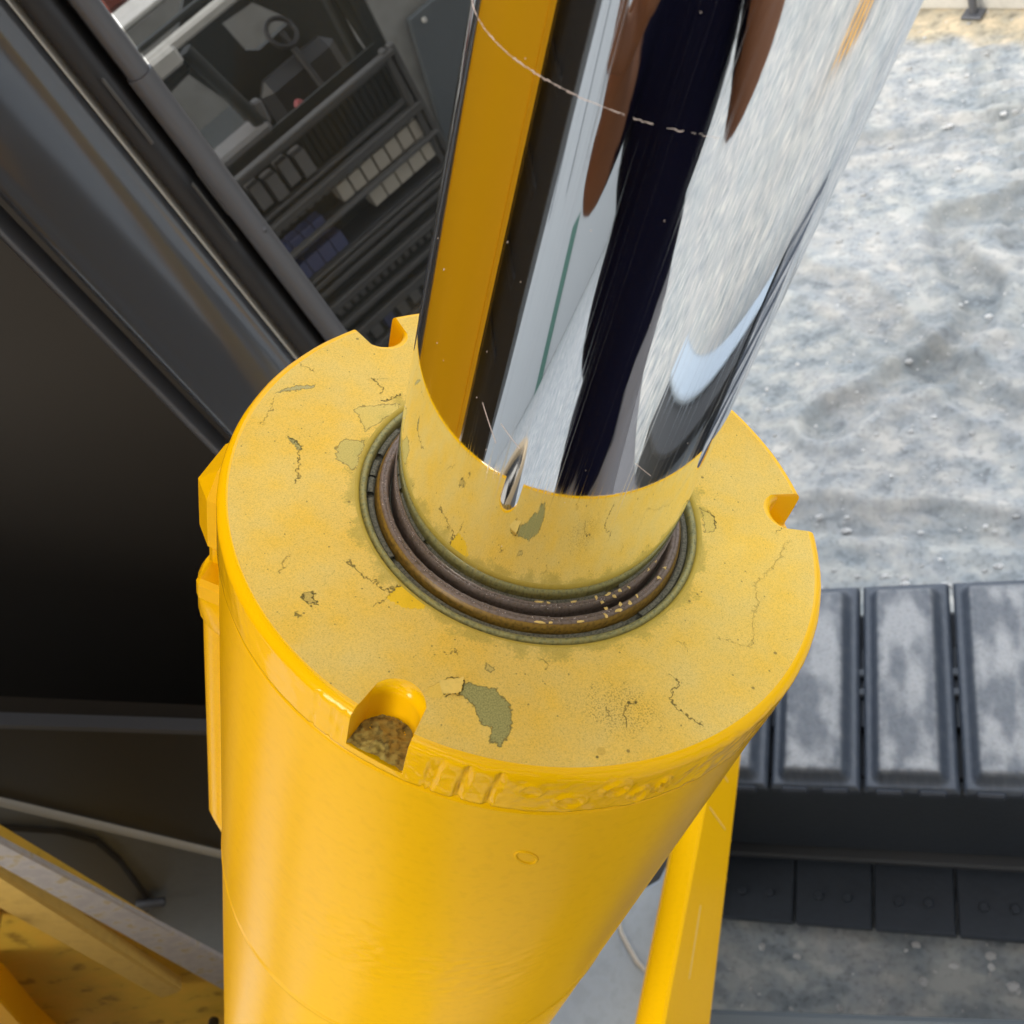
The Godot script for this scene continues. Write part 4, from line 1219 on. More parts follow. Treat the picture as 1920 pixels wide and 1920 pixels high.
func front_frame():
	var t := thing("frame_beam", "yellow painted steel beam with rounded edge between cylinder and track", "beam", Transform3D(Basis(), Vector3(-0.407, 1.65, -0.538)))
	# long axis runs towards the camera, slightly to the left: a tall side face and a rounded top edge
	var z := Vector3(-0.112, 0, 0.994).normalized(); var x := Vector3.UP.cross(z)
	var b := Mb.new()
	b.xf = Transform3D(Basis(x, Vector3.UP, z), Vector3.ZERO)
	var za := -0.26; var zb := 0.70
	for j in 20:
		var z0 := lerpf(za, zb, j / 20.0); var z1 := lerpf(za, zb, (j + 1) / 20.0)
		var lo0 := lerpf(-0.10, -0.31, j / 20.0); var lo1 := lerpf(-0.10, -0.31, (j + 1) / 20.0)
		b.flat(Vector3(0, lo0, z0), Vector3(0, lo1, z1), Vector3(0, -0.004, z1), Vector3(0, -0.004, z0), Vector3.RIGHT)
		b.flat(Vector3(-0.05, lo0, z0), Vector3(-0.05, lo1, z1), Vector3(0, lo1, z1), Vector3(0, lo0, z0), Vector3.DOWN)
		b.flat(Vector3(0, -0.004, z0), Vector3(0, -0.004, z1), Vector3(-0.004, 0, z1), Vector3(-0.004, 0, z0), Vector3(1, 1, 0))
		b.flat(Vector3(-0.004, 0, z0), Vector3(-0.004, 0, z1), Vector3(-0.012, 0, z1), Vector3(-0.012, 0, z0), Vector3.UP)
		for k in 10:
			var a0 := PI * 0.5 * (1.0 + k / 10.0); var a1 := PI * 0.5 * (1.0 + (k + 1) / 10.0)
			var n0 := Vector3(cos(a0), sin(a0), 0); var n1 := Vector3(cos(a1), sin(a1), 0)
			var c0 := Vector3(-0.012, -0.038, 0)
			var p0 := c0 + n0 * 0.038; var p1 := c0 + n1 * 0.038
			var e0 := Vector3(0, 0, z0); var e1 := Vector3(0, 0, z1)
			b.tri(p0 + e0, p1 + e0, p1 + e1, n0, n1, n1); b.tri(p0 + e0, p1 + e1, p0 + e1, n0, n1, n0)
		b.flat(Vector3(-0.05, lo0, z0), Vector3(-0.05, lo1, z1), Vector3(-0.05, -0.038, z1), Vector3(-0.05, -0.038, z0), Vector3.LEFT)
	b.box(Vector3(-0.026, -0.06, za - 0.003), Vector3(0.05, 0.1, 0.005), 0.001)
	obj("beam_body", b, M.yellow_gloss, t)
	b = Mb.new()
	b.xf = Transform3D(Basis(x, Vector3.UP, z), Vector3.ZERO)
	b.box(Vector3(0.0003, -0.07, 0.20), Vector3(0.0006, 0.004, 0.10), 0.0002, Basis(Vector3.RIGHT, 0.1))
	b.box(Vector3(0.0003, -0.07, 0.02), Vector3(0.0006, 0.10, 0.002), 0.0002)
	b.box(Vector3(0.0003, -0.05, -0.045), Vector3(0.0006, 0.08, 0.002), 0.0002)
	obj("scuff_mark", b, M.yellow_chip, t)
	# grey cast bracket beside it
	var c := thing("cast_bracket", "pale blue-grey painted cast bracket with hole between cylinder and yellow beam", "bracket", Transform3D(Basis(), Vector3(-0.6, 1.40, -0.4)))
	b = Mb.new()
	b.xf = Transform3D(Basis(Vector3(1, 0, 0), Vector3(0, 0, -1), Vector3(0, 1, 0)), Vector3.ZERO)
	b.prism(PackedVector2Array([Vector2(-0.35, -0.5), Vector2(0.09, -0.5), Vector2(0.085, -0.14), Vector2(0.08, 0.05), Vector2(0.10, 0.20), Vector2(0.068, 0.20), Vector2(0.064, 0.10), Vector2(0.052, 0.072), Vector2(0.028, 0.056), Vector2(-0.01, 0.052), Vector2(-0.04, 0.06), Vector2(-0.06, 0.085), Vector2(-0.07, 0.2), Vector2(-0.35, 0.2)]), -0.03, 0.0, 0.006)
	obj("bracket_plate", b, M.cast_grey, c)
	b = Mb.new()
	b.box(Vector3(-0.10, -0.16, -0.12), Vector3(0.26, 0.02, 0.36), 0.004)
	obj("dark_backing", b, M.steel_dark, c)  # dark sheet added underneath so the bracket hole reads as deep shade
	b = Mb.new()
	b.tube([Vector3(-0.02, 0.002, -0.03), Vector3(0.0, 0.003, 0.02), Vector3(0.03, 0.003, 0.06), Vector3(0.062, 0.003, 0.085)], 0.004, 8)
	b.tube([Vector3(0.075, 0.002, -0.13), Vector3(0.077, 0.003, -0.03), Vector3(0.07, 0.003, 0.06), Vector3(0.064, 0.003, 0.09), Vector3(0.060, 0.003, 0.14), Vector3(0.05, 0.003, 0.2)], 0.0045, 8)
	obj("weld_bead", b, M.bead_pale, c)
	b = Mb.new()
	b.rod(Vector3(0.074, -0.005, -0.052), Vector3(0.074, 0.022, -0.052), 0.012, 0.010, 12, 0.004)
	obj("bracket_bolt", b, M.cast_grey, c)
	# car body plate low between the tracks
	var p := thing("undercarriage_plate", "dark blue-grey steel undercarriage plate low beside the shaded ground", "plate", Transform3D(Basis(), Vector3(0, 0.5, 0)))
	b = Mb.new()
	b.box(Vector3(-0.2, -0.06, -0.03), Vector3(1.9, 0.16, 0.86), 0.012, Basis(Vector3.UP, 0.075))
	obj("plate_body", b, M.gate_grey, p)
	b = Mb.new()
	b.box(Vector3(0.83, 0.27, 0.25), Vector3(0.13, 0.05, 2.0), 0.01)
	obj("cross_beam", b, M.cast_grey, p)
	b = Mb.new()
	b.box(Vector3(0.70, 0.02, 0.25), Vector3(0.16, 0.44, 1.95), 0.01)
	obj("cross_beam_face", b, M.steel_dark, p)
	# turntable frame low under the camera, between the tracks
	var ch := thing("chassis_frame", "dusty ochre steel chassis frame low under the cylinder and walkway", "chassis", Transform3D(Basis(), Vector3(-0.95, 0.9, 0.55)))
	b = Mb.new()
	b.box(Vector3(0, -0.15, 0), Vector3(2.5, 0.34, 1.25), 0.02)
	obj("frame_deck", b, M.yellow_dull, ch)
	b = Mb.new()
	for rx in [-0.6, 0.5]:
		b.box(Vector3(rx, 0.10, 0), Vector3(0.05, 0.18, 1.1), 0.008)
	obj("frame_rib", b, M.yellow_dull, ch).set_meta("kind", "stuff")


# ================================================================= boom, engine cover and the deck behind the camera
func boom():
	# the boom lies along the cylinder, above it and to the rear: built in the cylinder's own axes
	var xf := Transform3D(Basis(CX, CY, CZ), CYL_AT)
	var t := thing("boom", "yellow box section boom arm mirrored as the yellow stripe in the rod", "boom", xf)
	var a := Vector2(-0.485, -0.655); var c := Vector2(-0.735, 0.157)
	var d := (c - a).normalized(); var o := Vector2(-d.y, d.x)
	if o.x > 0: o = -o
	var poly := PackedVector2Array([a, c, c + o * 0.34, a + o * 0.34])
	var b := Mb.new()
	b.xf = Transform3D(Basis(Vector3.RIGHT, Vector3.BACK, Vector3.DOWN), Vector3.ZERO)
	b.prism(poly, -1.9, 0.72, 0.004)
	obj("boom_section", b, M.boom_yellow, t)
	b = Mb.new()
	for s in [0.06, 0.94]:
		var q := a.lerp(c, s) - o * 0.004
		b.box(Vector3(q.x, 0.6, q.y), Vector3(0.012, 2.4, 0.012), 0.003, Basis(Vector3.UP, -d.angle()))
	obj("boom_weld", b, M.boom_yellow, t)
	# engine cover: closed dark housing to the rear right
	var e := thing("engine_cover", "black sheet steel engine cover mirrored as a dark band in the rod", "cover", xf)
	b = Mb.new()
	var p0 := Vector2(-1.02, 0.13); var p1 := Vector2(-0.70, 0.475)
	var dd := (p1 - p0).normalized(); var oo := Vector2(-dd.y, dd.x)
	if oo.x > 0: oo = -oo
	b.xf = Transform3D(Basis(Vector3.RIGHT, Vector3.BACK, Vector3.DOWN), Vector3.ZERO)
	b.prism(PackedVector2Array([p0, p1, p1 + oo * 0.3, p0 + oo * 0.3]), -1.9, 0.85, 0.01)
	obj("cover_shell", b, M.black_plastic, e)
	b = Mb.new()
	for k in 8:
		var q := p0.lerp(p1, 0.5) - oo * 0.003
		b.box(Vector3(q.x, -0.6 + k * 0.12, q.y), Vector3(0.2, 0.02, 0.01), 0.003, Basis(Vector3.UP, -dd.angle()))
	obj("louvre", b, M.black_plastic, e)
	# upright round tank behind: a dark lid with a cream rim
	var ft := thing("fuel_tank", "upright dark round tank with cream rim, mirrored near the notch in the rod", "tank", Transform3D(Basis(), Vector3(-1.42, -0.17, 1.46)))
	b = Mb.new()
	b.lathe([Vector2(0.0, 2.36), Vector2(0.215, 2.36), Vector2(0.225, 2.38)], 48)
	b.rod(Vector3(0.12, 2.36, 0.05), Vector3(0.12, 2.41, 0.05), 0.05, 0.05, 20, 0.01)
	obj("lid", b, M.black_plastic, ft)
	b = Mb.new()
	b.lathe([Vector2(0.225, 2.375), Vector2(0.23, 2.40), Vector2(0.25, 2.415), Vector2(0.27, 2.40), Vector2(0.28, 2.36)], 48)
	obj("rim", b, M.rim_tan, ft)
	b = Mb.new()
	b.lathe([Vector2(0.275, 2.37), Vector2(0.275, 0.22), Vector2(0.25, 0.17), Vector2(0.0, 0.17)], 48)
	obj("shell", b, M.deck_steel, ft)
	# steel deck on which the photographer stands
	var k := thing("walkway_deck", "grey steel walkway deck under the person behind the camera", "deck", Transform3D(Basis(), Vector3(-0.2, 1.62, 0.85)))
	b = Mb.new()
	b.box(Vector3(0, -0.02, 0), Vector3(0.95, 0.04, 1.1), 0.006)
	obj("tread_plate", b, M.deck_steel, k)
	b = Mb.new()
	for x in [-0.42, 0.42]:
		for z in [-0.48, 0.48]: b.box(Vector3(x, -0.83, z), Vector3(0.07, 1.58, 0.07), 0.008)
	for x in [-0.42, 0.42]: b.box(Vector3(x, -0.075, 0), Vector3(0.06, 0.07, 0.9), 0.006)
	obj("deck_legs", b, M.steel_dark, k)


# ================================================================= forklift and its load beyond the cab
func forklift():
	# axes: x across its front (to the right in the picture), y up, z towards the camera
	var bx := Vector3(0.64842, 0, -0.76128); var bz := Vector3(0.76128, 0, 0.64842)
	var xf := Transform3D(Basis(bx, Vector3.UP, bz), Vector3(-2.096, 0, -2.490))
	var t := thing("forklift", "dark forklift with white roof edge and small rear window facing the excavator", "forklift", xf)
	var b := Mb.new()
	b.box(Vector3(0.42, 1.965, 0.0), Vector3(0.90, 0.034, 0.04), 0.008)
	b.box(Vector3(0.035, 1.945, 0.012), Vector3(0.12, 0.06, 0.05), 0.01)
	b.box(Vector3(-0.065, 1.935, 0.018), Vector3(0.06, 0.035, 0.035), 0.008)
	obj("roof_edge", b, M.white_paint, t)
	b = Mb.new()
	b.box(Vector3(0.40, 1.998, -0.03), Vector3(0.95, 0.016, 0.02), 0.003)
	obj("roof_gutter", b, M.forklift_body, t)
	b = Mb.new()
	b.rod(Vector3(0.12, 1.93, 0.0), Vector3(0.185, 1.60, 0.02), 0.022, 0.022, 10)
	obj("cab_pillar", b, M.forklift_body, t)
	b = Mb.new()
	b.rod(Vector3(0.60, 1.93, 0.0), Vector3(0.67, 1.0, 0.02), 0.022, 0.022, 10)
	obj("cab_pillar", b, M.forklift_body, t)
	b = Mb.new()
	b.box(Vector3(0.03, 1.885, -0.02), Vector3(0.17, 0.05, 0.05), 0.02, Basis(Vector3.BACK, 0.1))
	obj("mirror_bracket", b, M.forklift_body, t)
	# cab screen with its window, the hood and the seat
	b = Mb.new()
	b.prism(PackedVector2Array([Vector2(0.27, 1.77), Vector2(0.403, 1.691), Vector2(0.422, 1.573), Vector2(0.465, 1.543), Vector2(0.626, 1.552), Vector2(0.534, 1.683), Vector2(0.404, 1.692), Vector2(0.272, 1.773), Vector2(0.45, 1.92), Vector2(0.92, 1.92), Vector2(0.80, 1.62), Vector2(0.773, 1.53), Vector2(0.83, 1.187), Vector2(0.87, 0.9), Vector2(0.25, 0.9), Vector2(0.288, 1.33), Vector2(0.262, 1.48), Vector2(0.205, 1.63), Vector2(0.16, 1.68), Vector2(0.20, 1.74)]), -0.63, -0.60, 0.0)
	obj("cab_screen", b, M.forklift_body, t)
	b = Mb.new()
	b.box(Vector3(0.09, 1.612, 0.0), Vector3(0.22, 0.05, 0.10), 0.012)
	b.box(Vector3(0.20, 1.655, 0.01), Vector3(0.035, 0.085, 0.03), 0.008, Basis(Vector3.BACK, -0.1))
	obj("cowl", b, M.carton_grey, t)
	b = Mb.new()
	b.box(Vector3(0.42, 0.95, -0.85), Vector3(0.60, 0.5, 0.75), 0.04)
	b.box(Vector3(0.39, 0.42, -0.95), Vector3(0.80, 0.62, 1.5), 0.05)
	obj("body", b, M.forklift_body, t)
	b = Mb.new()
	b.box(Vector3(0.52, 1.34, -0.50), Vector3(0.34, 0.30, 0.10), 0.04, Basis(Vector3.RIGHT, -0.1))
	obj("seat_back", b, M.black_plastic, t)
	b = Mb.new()
	b.tube(ring_pts(0.055, Vector3(0.545, 1.575, -0.52), Vector3(0.3, 0.6, 0.7).normalized(), 24), 0.009, 6, true)
	b.rod(Vector3(0.545, 1.575, -0.52), Vector3(0.53, 1.2, -0.30), 0.012, 0.012, 8)
	obj("steering_wheel", b, M.black_plastic, t)
	b = Mb.new()
	b.box(Vector3(0.335, 1.565, -0.05), Vector3(0.03, 0.03, 0.04), 0.01)
	obj("tail_lamp", b, M.red_plastic, t)
	# mast uprights and wheels
	b = Mb.new()
	b.box(Vector3(0.625, 1.02, 0.0), Vector3(0.05, 1.85, 0.07), 0.008, Basis(Vector3.BACK, -0.03))
	b.box(Vector3(0.56, 1.04, -0.02), Vector3(0.03, 1.5, 0.05), 0.006, Basis(Vector3.BACK, -0.03))
	b.box(Vector3(-0.13, 0.85, -0.02), Vector3(0.05, 1.5, 0.07), 0.008)
	obj("mast", b, M.forklift_body, t)
	for q in [[-0.05, -0.35], [0.75, -0.35], [-0.05, -1.5], [0.75, -1.5]]:
		b = Mb.new()
		b.rod(Vector3(q[0] - 0.09, 0.27, q[1]), Vector3(q[0] + 0.09, 0.27, q[1]), 0.27, 0.27, 28, 0.04)
		obj("wheel", b, M.rubber, t)
	# slatted carriage rack in front of the mast: each rail a part
	var r := thing("load_rack", "dark grey steel rack of horizontal rails on the front of the forklift", "rack", xf)
	for q in [[1.600, 0.022, 0.14], [1.572, 0.012, 0.11], [1.435, 0.014, 0.12], [1.402, 0.030, 0.14], [1.297, 0.014, 0.15], [1.175, 0.014, 0.15], [1.150, 0.020, 0.15], [1.112, 0.020, 0.15], [1.045, 0.030, 0.15], [0.965, 0.020, 0.15], [0.900, 0.034, 0.15], [0.80, 0.03, 0.15], [0.70, 0.03, 0.15], [0.58, 0.03, 0.15], [0.46, 0.04, 0.15]]:
		b = Mb.new()
		b.box(Vector3(0.24, q[0], q[2]), Vector3(0.78, q[1], 0.03), 0.004)
		obj("rail", b, M.rail_grey, r)
	b = Mb.new()
	for x in [-0.14, 0.60, 0.63]:
		b = Mb.new()
		b.box(Vector3(x, 1.02, 0.135), Vector3(0.022, 1.2, 0.03), 0.004)
		obj("upright", b, M.rail_grey, r)
	b = Mb.new()
	for k in 15: b.box(Vector3(0.245 + k * 0.024, 1.50, 0.10), Vector3(0.012, 0.12, 0.008), 0.002)
	b.box(Vector3(0.42, 1.50, 0.09), Vector3(0.36, 0.12, 0.006), 0.001)
	obj("mesh_panel", b, M.forklift_body, r)
	b = Mb.new()
	b.box(Vector3(0.24, 1.16, 0.045), Vector3(0.76, 0.9, 0.01), 0.002)
	obj("back_plate", b, M.forklift_body, r)
	var chain := []
	b = Mb.new()
	for k in 17: b.box(Vector3(0.0 + k * 0.035, 1.375, 0.12), Vector3(0.026, 0.018, 0.02), 0.003)
	for k in 18: b.box(Vector3(0.02 + k * 0.034, 0.995 + 0.0 * k, 0.12), Vector3(0.020, 0.022, 0.02), 0.003)
	obj("roller_row", b, M.carton_grey, r).set_meta("kind", "stuff")
	b = Mb.new()
	b.box(Vector3(0.24, 1.188, 0.08), Vector3(0.78, 0.008, 0.16), 0.002)
	b.box(Vector3(0.24, 1.268, 0.07), Vector3(0.78, 0.006, 0.06), 0.001)
	obj("shelf", b, M.steel_dark, r)
	# cartons on the rack, one by one
	var words := ["leftmost", "second", "third", "fourth", "fifth", "sixth", "seventh", "eighth", "ninth"]
	for k in 7:
		carton(xf, Vector3(0.262 + k * 0.053, 1.338, 0.105), Vector3(0.046, 0.062, 0.06), M.carton_white, "upper cream carton on the rack, %s from the left of its row" % words[k], "cream cartons in the upper row")
	for k in 5:
		carton(xf, Vector3(0.345 + k * 0.058, 1.258, 0.115), Vector3(0.053, 0.066, 0.06), M.carton_white, "lower cream carton below the dark bar, %s from the left of its row" % words[k], "cream cartons in the lower row")
	for k in 5:
		carton(xf, Vector3(-0.06 + k * 0.047, 1.300, 0.115), Vector3(0.043, 0.06, 0.05), M.carton_blue, "blue carton in the upper blue row, %s from the left" % words[k], "blue cartons in the upper row")
	for k in 4:
		carton(xf, Vector3(-0.01 + k * 0.052, 1.222, 0.128), Vector3(0.049, 0.058, 0.05), M.carton_blue, "blue carton in the lower blue row, %s from the left" % words[k], "blue cartons in the lower row")
	for k in 5:
		carton(xf, Vector3(-0.03 + k * 0.058, 1.495 + (0.012 if k % 2 else 0.0), 0.105), Vector3(0.042, 0.085, 0.05), M.carton_grey, "grey carton at the rack's upper left, %s from the left" % words[k], "grey cartons in the top bay")
	for k in 9:
		carton(xf, Vector3(0.02 + k * 0.062, 0.845 + (0.01 if k % 3 == 1 else 0.0), 0.12), Vector3(0.04, 0.06, 0.05), M.carton_grey if k % 4 != 2 else M.carton_blue, "small carton low on the rack just above the gland, %s from the left" % words[k], "cartons in the bottom bay")


func carton(xf: Transform3D, at: Vector3, size: Vector3, m: Material, label: String, group: String):
	var b := Mb.new()
	b.box(Vector3.ZERO, size, 0.002)
	b.box(Vector3(0, size.y * 0.5, 0), Vector3(size.x * 0.16, 0.001, size.z), 0.0)
	var o := obj("carton", b, m)
	o.transform = xf * Transform3D(Basis(), at)
	tag(o, label, "carton", group)


# ================================================================= the yard beyond, and what stands outside the frame
func yard_things():
	var bx := Vector3(0.64842, 0, -0.76128); var bz := Vector3(0.76128, 0, 0.64842)
	var xf := Transform3D(Basis(bx, Vector3.UP, bz), Vector3(-2.096, 0, -2.490) - bz * 1.79)
	var w := thing("boundary_wall", "plain grey rendered yard wall with white coping behind the forklift", "wall", xf)
	var b := Mb.new()
	b.box(Vector3(0.2, 0.71, -0.1), Vector3(5.2, 1.5, 0.2), 0.006)
	obj("wall_panel", b, M.wall_grey, w)
	b = Mb.new()
	b.box(Vector3(0.2, 1.475, -0.1), Vector3(5.24, 0.022, 0.205), 0.004)
	obj("coping", b, M.white_paint, w)
	# slate grey gate leaf leaning on the wall
	var g := thing("gate_leaf", "slate grey sheet steel gate leaf standing against the grey wall", "gate", xf)
	b = Mb.new()
	b.prism(PackedVector2Array([Vector2(1.355, 0.02), Vector2(1.49, 0.716), Vector2(2.5, 0.716), Vector2(2.5, 0.02)]), 0.03, 0.06, 0.005)
	obj("gate_sheet", b, M.gate_grey, g)
	b = Mb.new()
	b.rod(Vector3(1.56, 0.67, 0.06), Vector3(1.56, 0.67, 0.075), 0.014, 0.014, 10, 0.003)
	obj("gate_catch", b, M.white_paint, g)
	# bricks piled behind the wall
	var p := thing("brick_stack", "stack of red-brown bricks showing above the white wall coping", "bricks", xf * Transform3D(Basis(), Vector3(-0.35, 0, -0.75)))
	b = Mb.new()
	b.box(Vector3(0, 0.6, 0), Vector3(1.9, 1.2, 0.5), 0.01)
	obj("pallet_core", b, M.red_plastic, p)
	var bricks := []
	for k in 4:
		var m := mat("brick_%d" % k, lin(0.16 + 0.03 * k, 0.055 + 0.008 * (k % 2), 0.042), 0.9)
		tri_map(m, 9.0, M.mottle_tex, M.grain_tex, 0.6)
		var bb := Mb.new()
		bb.box(Vector3.ZERO, Vector3(0.21, 0.058, 0.10), 0.004)
		var me := ArrayMesh.new(); bb.into(me, m); bricks.append(me)
	for row in 10:
		for col in 8:
			for dz in 2:
				if row < 7 and dz == 1: continue
				node("brick", bricks[rng.randi() % 4], p, Transform3D(Basis(Vector3.UP, rng.randf_range(-0.05, 0.05)), Vector3(-0.82 + col * 0.222 + (row % 2) * 0.1, 1.232 + (row - 3) * 0.062 if row >= 3 else 1.232 + row * 0.002 - 0.2, 0.15 - dz * 0.2)))
	# white kerb with posts at the far side of the yard
	var kb := thing("white_kerb", "white painted kerb wall with grey posts at the far edge of the dusty ground", "kerb", Transform3D(Basis(Vector3.UP, -0.43), Vector3(0.05, 0, -4.80)))
	b = Mb.new()
	b.box(Vector3(0.4, 0.12, -0.16), Vector3(3.0, 0.26, 0.3), 0.012)
	obj("kerb_block", b, M.white_paint, kb)
	for x in [0.06, 0.50, 0.94]:
		b = Mb.new()
		b.rod(Vector3(x, 0.0, 0.035), Vector3(x - 0.02, 0.9, 0.05), 0.018, 0.018, 12)
		b.box(Vector3(x, 0.006, 0.035), Vector3(0.09, 0.014, 0.07), 0.003)
		obj("post", b, M.tube_grey, kb)
	# unseen block added on the right to cut the sky light there
	var h := thing("added_sky_blocker", "tall pale block added out of view on the right to cut sky light", "building", Transform3D(Basis(), Vector3(6.2, 0, 0)))
	b = Mb.new()
	b.box(Vector3(5.0, 7.0, 7.1), Vector3(10.0, 14.2, 26.0), 0.05)
	obj("wall", b, M.blocker_wall, h)
	b = Mb.new()
	b.box(Vector3(4.9, 14.2, 7.1), Vector3(10.5, 0.3, 26.5), 0.05)
	obj("roof_edge", b, M.steel_dark, h)
	for k in 6:
		for l in 3:
			var wn := Mb.new()
			wn.box(Vector3(-0.01, 2.6 + l * 4.0, -3.2 + k * 4.2), Vector3(0.06, 1.7, 2.2), 0.02)
			var win := obj("window", wn, M.gate_grey, h)
			wn = Mb.new()
			wn.box(Vector3(-0.045, 2.6 + l * 4.0, -3.2 + k * 4.2), Vector3(0.02, 1.5, 2.0), 0.005)
			obj("pane", wn, M.cab_panel, win)
	# long pale shed behind the photographer: the bright strip in the rod
	var sd := thing("yard_shed", "long pale metal shed with green sliding door behind the person, mirrored in the rod", "shed", Transform3D(Basis(Vector3.UP, 2.42), Vector3(-6.9, 0, 8.6)))
	b = Mb.new()
	b.box(Vector3(0, 2.8, -3.0), Vector3(13.0, 5.6, 6.0), 0.03)
	obj("wall", b, M.shed_wall, sd)
	b = Mb.new()
	b.box(Vector3(0, 5.7, -3.0), Vector3(13.4, 0.2, 6.4), 0.03)
	obj("roof", b, M.gate_grey, sd)
	b = Mb.new()
	b.box(Vector3(-0.9, 1.0, 0.03), Vector3(0.4, 2.0, 0.06), 0.01)
	obj("door", b, M.shed_green, sd)
	for k in 12:
		b = Mb.new()
		b.box(Vector3(-6.0 + k * 1.1, 4.1, 0.02), Vector3(0.05, 2.6, 0.05), 0.01)
		obj("wall_rib", b, M.gate_grey, sd)
	# yellow fork grab lying on the ground to the right: mirrored at the edge of the rod
	var rk := thing("fork_grab", "yellow steel grab with four tines lying on the ground to the right", "grab", Transform3D(Basis(), Vector3(2.75, 0, 0.20)))
	b = Mb.new()
	b.box(Vector3(0.75, 0.16, 0.0), Vector3(0.9, 0.30, 0.62), 0.02)
	obj("back_frame", b, M.boom_yellow, rk)
	for k in 4:
		b = Mb.new()
		b.box(Vector3(-0.05, 0.10, -0.255 + k * 0.17), Vector3(0.80, 0.07, 0.045), 0.01)
		obj("tine", b, M.boom_yellow, rk)


# ================================================================= the photographer, mirrored in the rod
func person():
	var t := thing("person", "person in navy shirt holding a phone up, mirrored in the chromed rod", "person", Transform3D(Basis(), Vector3(-0.12, 1.62, 0.50)))
	var navy := Color(0.0045, 0.005, 0.013); var grey := Color(0.17, 0.165, 0.18); var shoe := Color(0.02, 0.018, 0.016); var skin := Color(0.165, 0.083, 0.052); var hair := Color(0.008, 0.007, 0.006)
	var o := Vector3(0.12, -1.62 + 3.15, -0.50)   # from the camera's place to the thing's own axes
	# bones: from, to, radius at each end, colour
	var hip := Vector3(-0.09, -0.66, 0.50) + o
	var chest := Vector3(-0.08, -0.27, 0.47) + o
	var neck := Vector3(-0.07, -0.03, 0.46) + o
	var head := Vector3(-0.06, 0.10, 0.41) + o
	var shl := Vector3(-0.24, -0.10, 0.46) + o; var shr := Vector3(0.10, -0.11, 0.46) + o
	var ell := Vector3(-0.29, -0.145, 0.25) + o; var elr := Vector3(0.185, -0.415, 0.30) + o
	var wrl := Vector3(-0.225, -0.095, 0.115) + o; var wrr := Vector3(0.085, -0.20, 0.155) + o
	var bones := [
		[hip + Vector3(-0.07, 0, 0), hip + Vector3(0.07, 0, 0), 0.115, 0.115, grey],
		[hip + Vector3(-0.05, 0.10, 0), hip + Vector3(0.05, 0.10, 0), 0.125, 0.125, navy],
		[chest + Vector3(-0.07, -0.1, 0), chest + Vector3(0.07, -0.1, 0), 0.125, 0.125, navy],
		[chest + Vector3(-0.10, 0.08, 0), chest + Vector3(0.10, 0.08, 0), 0.115, 0.115, navy],
		[chest, hip, 0.13, 0.13, navy],
		[chest + Vector3(0, 0.12, 0), neck, 0.08, 0.058, navy], [neck, head, 0.056, 0.060, skin],
		[shl, shl.lerp(ell, 0.85), 0.068, 0.056, navy], [shl.lerp(ell, 0.8), ell, 0.046, 0.041, skin], [ell, wrl, 0.042, 0.029, skin],
		[shr, shr.lerp(elr, 0.75), 0.068, 0.056, navy], [shr.lerp(elr, 0.7), elr, 0.046, 0.042, skin], [elr, wrr, 0.050, 0.034, skin],
		[shl, chest + Vector3(-0.1, 0.1, 0), 0.075, 0.1, navy], [shr, chest + Vector3(0.1, 0.1, 0), 0.075, 0.1, navy],
		[hip + Vector3(-0.09, -0.03, 0), hip + Vector3(-0.10, -0.45, -0.03), 0.092, 0.062, grey], [hip + Vector3(-0.10, -0.45, -0.03), hip + Vector3(-0.10, -0.81, 0.03), 0.062, 0.046, grey],
		[hip + Vector3(0.09, -0.03, 0), hip + Vector3(0.10, -0.45, -0.03), 0.092, 0.062, grey], [hip + Vector3(0.10, -0.45, -0.03), hip + Vector3(0.10, -0.81, 0.03), 0.062, 0.046, grey],
		[hip + Vector3(-0.10, -0.835, 0.04), hip + Vector3(-0.11, -0.85, -0.13), 0.042, 0.034, shoe], [hip + Vector3(0.10, -0.835, 0.04), hip + Vector3(0.11, -0.85, -0.13), 0.042, 0.034, shoe],
	]
	node("body", nets(bones, 0.0145, 0.035), t)
	# head: skull, jaw, nose, ears, brow; hair as a part
	var hb := [
		[head + Vector3(0, 0.055, 0.02), head + Vector3(0, 0.04, -0.01), 0.085, 0.078, skin], [head + Vector3(0, -0.02, -0.03), head + Vector3(0, -0.045, -0.045), 0.058, 0.040, skin],
		[head + Vector3(0, 0.03, -0.085), head + Vector3(0, -0.002, -0.098), 0.010, 0.014, skin], [head + Vector3(-0.03, 0.045, -0.075), head + Vector3(0.03, 0.045, -0.075), 0.014, 0.014, skin],
		[head + Vector3(-0.022, -0.035, -0.082), head + Vector3(0.022, -0.035, -0.082), 0.009, 0.009, Color(0.2, 0.07, 0.055)],
		[head + Vector3(-0.083, 0.03, 0.01), head + Vector3(-0.085, 0.0, 0.005), 0.013, 0.010, skin], [head + Vector3(0.083, 0.03, 0.01), head + Vector3(0.085, 0.0, 0.005), 0.013, 0.010, skin],
		[head + Vector3(-0.03, 0.028, -0.073), head + Vector3(-0.031, 0.028, -0.074), 0.009, 0.009, hair], [head + Vector3(0.03, 0.028, -0.073), head + Vector3(0.031, 0.028, -0.074), 0.009, 0.009, hair],
	]
	var hd := node("head", nets(hb, 0.006, 0.012), t)
	node("hair", nets([[head + Vector3(0, 0.075, 0.03), head + Vector3(0, 0.085, -0.015), 0.084, 0.076, hair], [head + Vector3(0, 0.02, 0.06), head + Vector3(0, 0.08, 0.05), 0.06, 0.08, hair]], 0.007, 0.02), hd)
	# hands close on the phone's two ends
	node("hand", nets(hand(wrl, Vector3(-0.115, -0.070, 0.035) + o, Vector3(0.75, 0.25, -0.6), skin), 0.004, 0.006), t)
